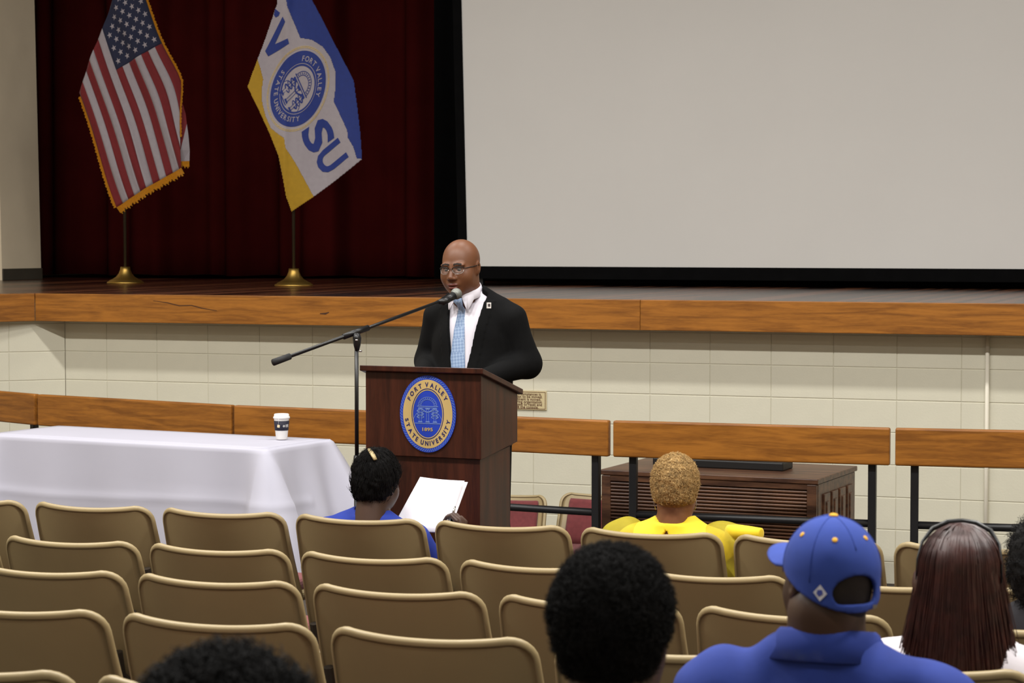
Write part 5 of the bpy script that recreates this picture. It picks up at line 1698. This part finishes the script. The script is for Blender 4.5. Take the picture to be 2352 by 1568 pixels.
bm = bmesh.new(); bmesh.ops.create_uvsphere(bm, u_segments=14, v_segments=8, radius=.0095)
for v in bm.verts: v.co.z *= .45
bmesh.ops.transform(bm, matrix=KC @ Matrix.Translation((0, -.012, .134)), verts=bm.verts)
bmobj('cap_button', bm, M_gcap, capo, True)
for az in (30, 90, 150, 210, 270, 330):
    p, n = cap_pt(az, 42, .0005)
    bm = bmesh.new(); bmesh.ops.create_uvsphere(bm, u_segments=12, v_segments=8, radius=.0058)
    for v in bm.verts: v.co.z *= .3
    bmesh.ops.transform(bm, matrix=KC @ Matrix.Translation(p) @ n.to_track_quat('Z', 'Y').to_matrix().to_4x4(), verts=bm.verts)
    bmobj('eyelet', bm, M_gcap, capo, True)
# stitched seams over the crown
for az in (0, 60, 120, 180, 240, 300):
    e0 = 30 if az == 180 else -8
    tube('seam', [KC @ cap_pt(az, e, .0003)[0] for e in np.linspace(e0, 88, 14)], .0011, M_cap, capo, 5)
# diamond badge and clasp
def cap_patch(name, az0, el0, pts, m, off):
    V = [KC @ cap_pt(az0 - u, el0 + w, off)[0] for u, w in pts]
    return mesh(name, V, [tuple(range(len(V)))], m, capo)
cap_patch('badge', 226, -18, [(0, 9.5), (8, 0), (0, -9.5), (-8, 0)], mat('badge_white', (226, 226, 234), .6), .0022)
cap_patch('badge_mark', 226, -18, [(-3, 3.5), (2.5, 4), (3.5, -1), (-1, -4), (-4, -1)], mat('badge_blue', (70, 84, 170), .6), .003)
cap_patch('clasp', 158, -36, [(0, 3.2), (10, 1.6), (10, -1.6), (0, -3.2)], M_silver, .003)
# collar of the polo
zs, ty = inf['zs'], inf['ty']
V = []; F = []; n = 44
for i in range(n + 1):
    ph = .25 + (2 * math.pi - .5) * i / n
    zt_ = zs + .128 - .03 * (1 + math.cos(ph)) / 2
    for r, z in ((.080, zt_ - .03), (.080, zt_), (.084, zt_ + .002), (.090, zt_ - .004), (.119, zt_ - .056)):
        V.append((r * 1.1 * math.sin(ph), ty + .025 + r * 1.0 * math.cos(ph), z))
for i in range(n):
    for k in range(4): a = i * 5 + k; F.append((a, a + 5, a + 6, a + 1))
o = mesh('polo_collar', V, F, M_polo, cap_root, True); so = o.modifiers.new('thickness', 'SOLIDIFY'); so.thickness = .003
hv, hq = hair_cap(.003, nape=-.075, line=(.020, .45))
add_hair(cap_root, KM, [(hv, hq)], mat('cropped_hair', (34, 26, 20), .8, var=.2, scale=90))

# ---------------------------------------------------------------- woman with long dark red hair
M_redhair = mat('hair_dark_red', (56, 20, 13), .38, var=.35, scale=30, spec=.6)
M_wtop = mat('white_top', (228, 222, 228), .85, var=.02)
rx, rT = top_T(2208, 1204, 3, .020)
red_root, RM, inf = seated('woman in white top with long dark red hair and sunglasses', rx, 3, rT, M_skin2, M_wtop, hs=.97, yaw=math.radians(4), pitch=math.radians(-3), shw=.180, wr=.004)
def longf(G):
    x, y, z = G
    d = ell(G, (0, -.018, .035), (.091, .108, .098))
    d = smin(d, cone(G, (0, -.035, -.02), (0, -.060, -.24), .082, .102, (1.25, .78, 1)), .05)
    d = d + .003 * np.sin(70 * x + 3 * np.sin(9 * z)) + .0025 * np.sin(130 * x + 20 * z)
    d = smax(d, (y - (.045 + .45 * np.maximum(z, -.06))) * .85, .01)
    zcut = -.235 + .030 * np.sin(55 * x) + .015 * np.sin(120 * x + 1)
    return smax(d, (zcut - z) * .7, .012)
v, q = nets(longf, (-.17, -.19, -.30), (.17, .12, .16), .0048)
# long strands lying over that mass
ns_ = 1500; kk = 16
th_ = rng.uniform(math.radians(35), math.radians(325), ns_)          # 180 deg = straight back
t = np.linspace(0, 1, kk)[None, :]
sv, cv = np.sin(th_)[:, None], np.cos(th_)[:, None]
Ls = rng.uniform(.80, 1.08, (ns_, 1))
arcp = np.clip(t / .38, 0, 1) * (math.pi / 2)                             # over the crown, then straight down
rx_ = .098 * np.sin(arcp); ry_ = .114 * np.sin(arcp)
dropt = np.clip((t - .38) / .62, 0, 1)
xx = sv * (rx_ * .94 + .046 * dropt) + rng.normal(0, .004, (ns_, 1)) + .006 * dropt * np.sin(rng.uniform(0, 6.28, (ns_, 1)) + 3 * dropt)
yy = -.018 + cv * (ry_ * 1.0) + .0 * dropt - .022 * dropt + np.where(cv > 0, -.05 * dropt, .012 * dropt)
zz = .035 + .103 * np.cos(arcp) - dropt * .285 * Ls + rng.normal(0, .0015, (ns_, 1))
path = np.stack([xx, yy, zz], 2)
sv_, sq_ = strands(path, .0019, .0008)
add_hair(red_root, RM, [(v, q), (sv_, sq_)], M_redhair)
M_sung = mat('sunglass_black', (12, 12, 13), .3)
sg = [(sx_ * .93, y_ - .012, z_ * 1.03 + .004) for sx_, y_, z_ in [(-.108, -.050, .002), (-.107, -.035, .050), (-.098, -.01, .088), (-.074, .012, .118), (-.037, .022, .133), (0, .024, .137), (.037, .022, .133), (.074, .012, .118), (.098, -.01, .088), (.107, -.035, .050), (.108, -.050, .002)]]
tube('sunglasses', [RM @ Vector(p) for p in sg], [.0022, .003, .0038, .006, .0075, .0066, .0075, .006, .0038, .003, .0022], M_sung, red_root, 8)

# ---------------------------------------------------------------- person with black hair at the right edge
zx, zT = top_T(2412, 1168, 2, .030)
edge_root, ZM, inf = seated('person with black hair cut off by the right edge', zx, 2, zT, M_skin2, mat('dark_top', (40, 38, 44), .85), hs=1.0, shw=.18)
def bushy(d, G): return smin(d, ell(G, (0, -.03, -.01), (.108, .110, .125)), .03)
hv, hq = hair_cap(.022, nape=-.125, noise=.005, extra=bushy, line=(.040, .45), nf=60)
add_hair(edge_root, ZM, [(hv, hq), tufts(hv, hq, 2500, .022, .004, .0009, .0004, k=6, down=.5)], M_hairblk)

# ================================================================== AUDIENCE CHAIRS
SITTERS = {0: [(bx, 'occupied by the woman in blue'), (yx, 'occupied by the woman in yellow')], 2: [(zx, 'under the black-haired person at the right edge')], 3: [(rx, 'behind the long red hair')]}
for r, xs in ROWX.items():
    for k, c in enumerate(xs):
        lab = 'beige moulded plastic chair, %s from the left in the %s' % (ORD[k], ROWNAMES[r])
        for sx_, s in SITTERS.get(r, []):
            if abs(c - sx_) < PITCH_X / 2: lab = 'beige moulded plastic chair in the %s %s' % (ROWNAMES[r], s)
        chair_at(c, r, lab)
chair_at(kx, 4, 'beige moulded chair under the man with the blue cap')
chair_at(ax_, 5, 'beige moulded chair under the man with the afro')
chair_at(cx_, 6, 'beige moulded chair under the curly-haired person')
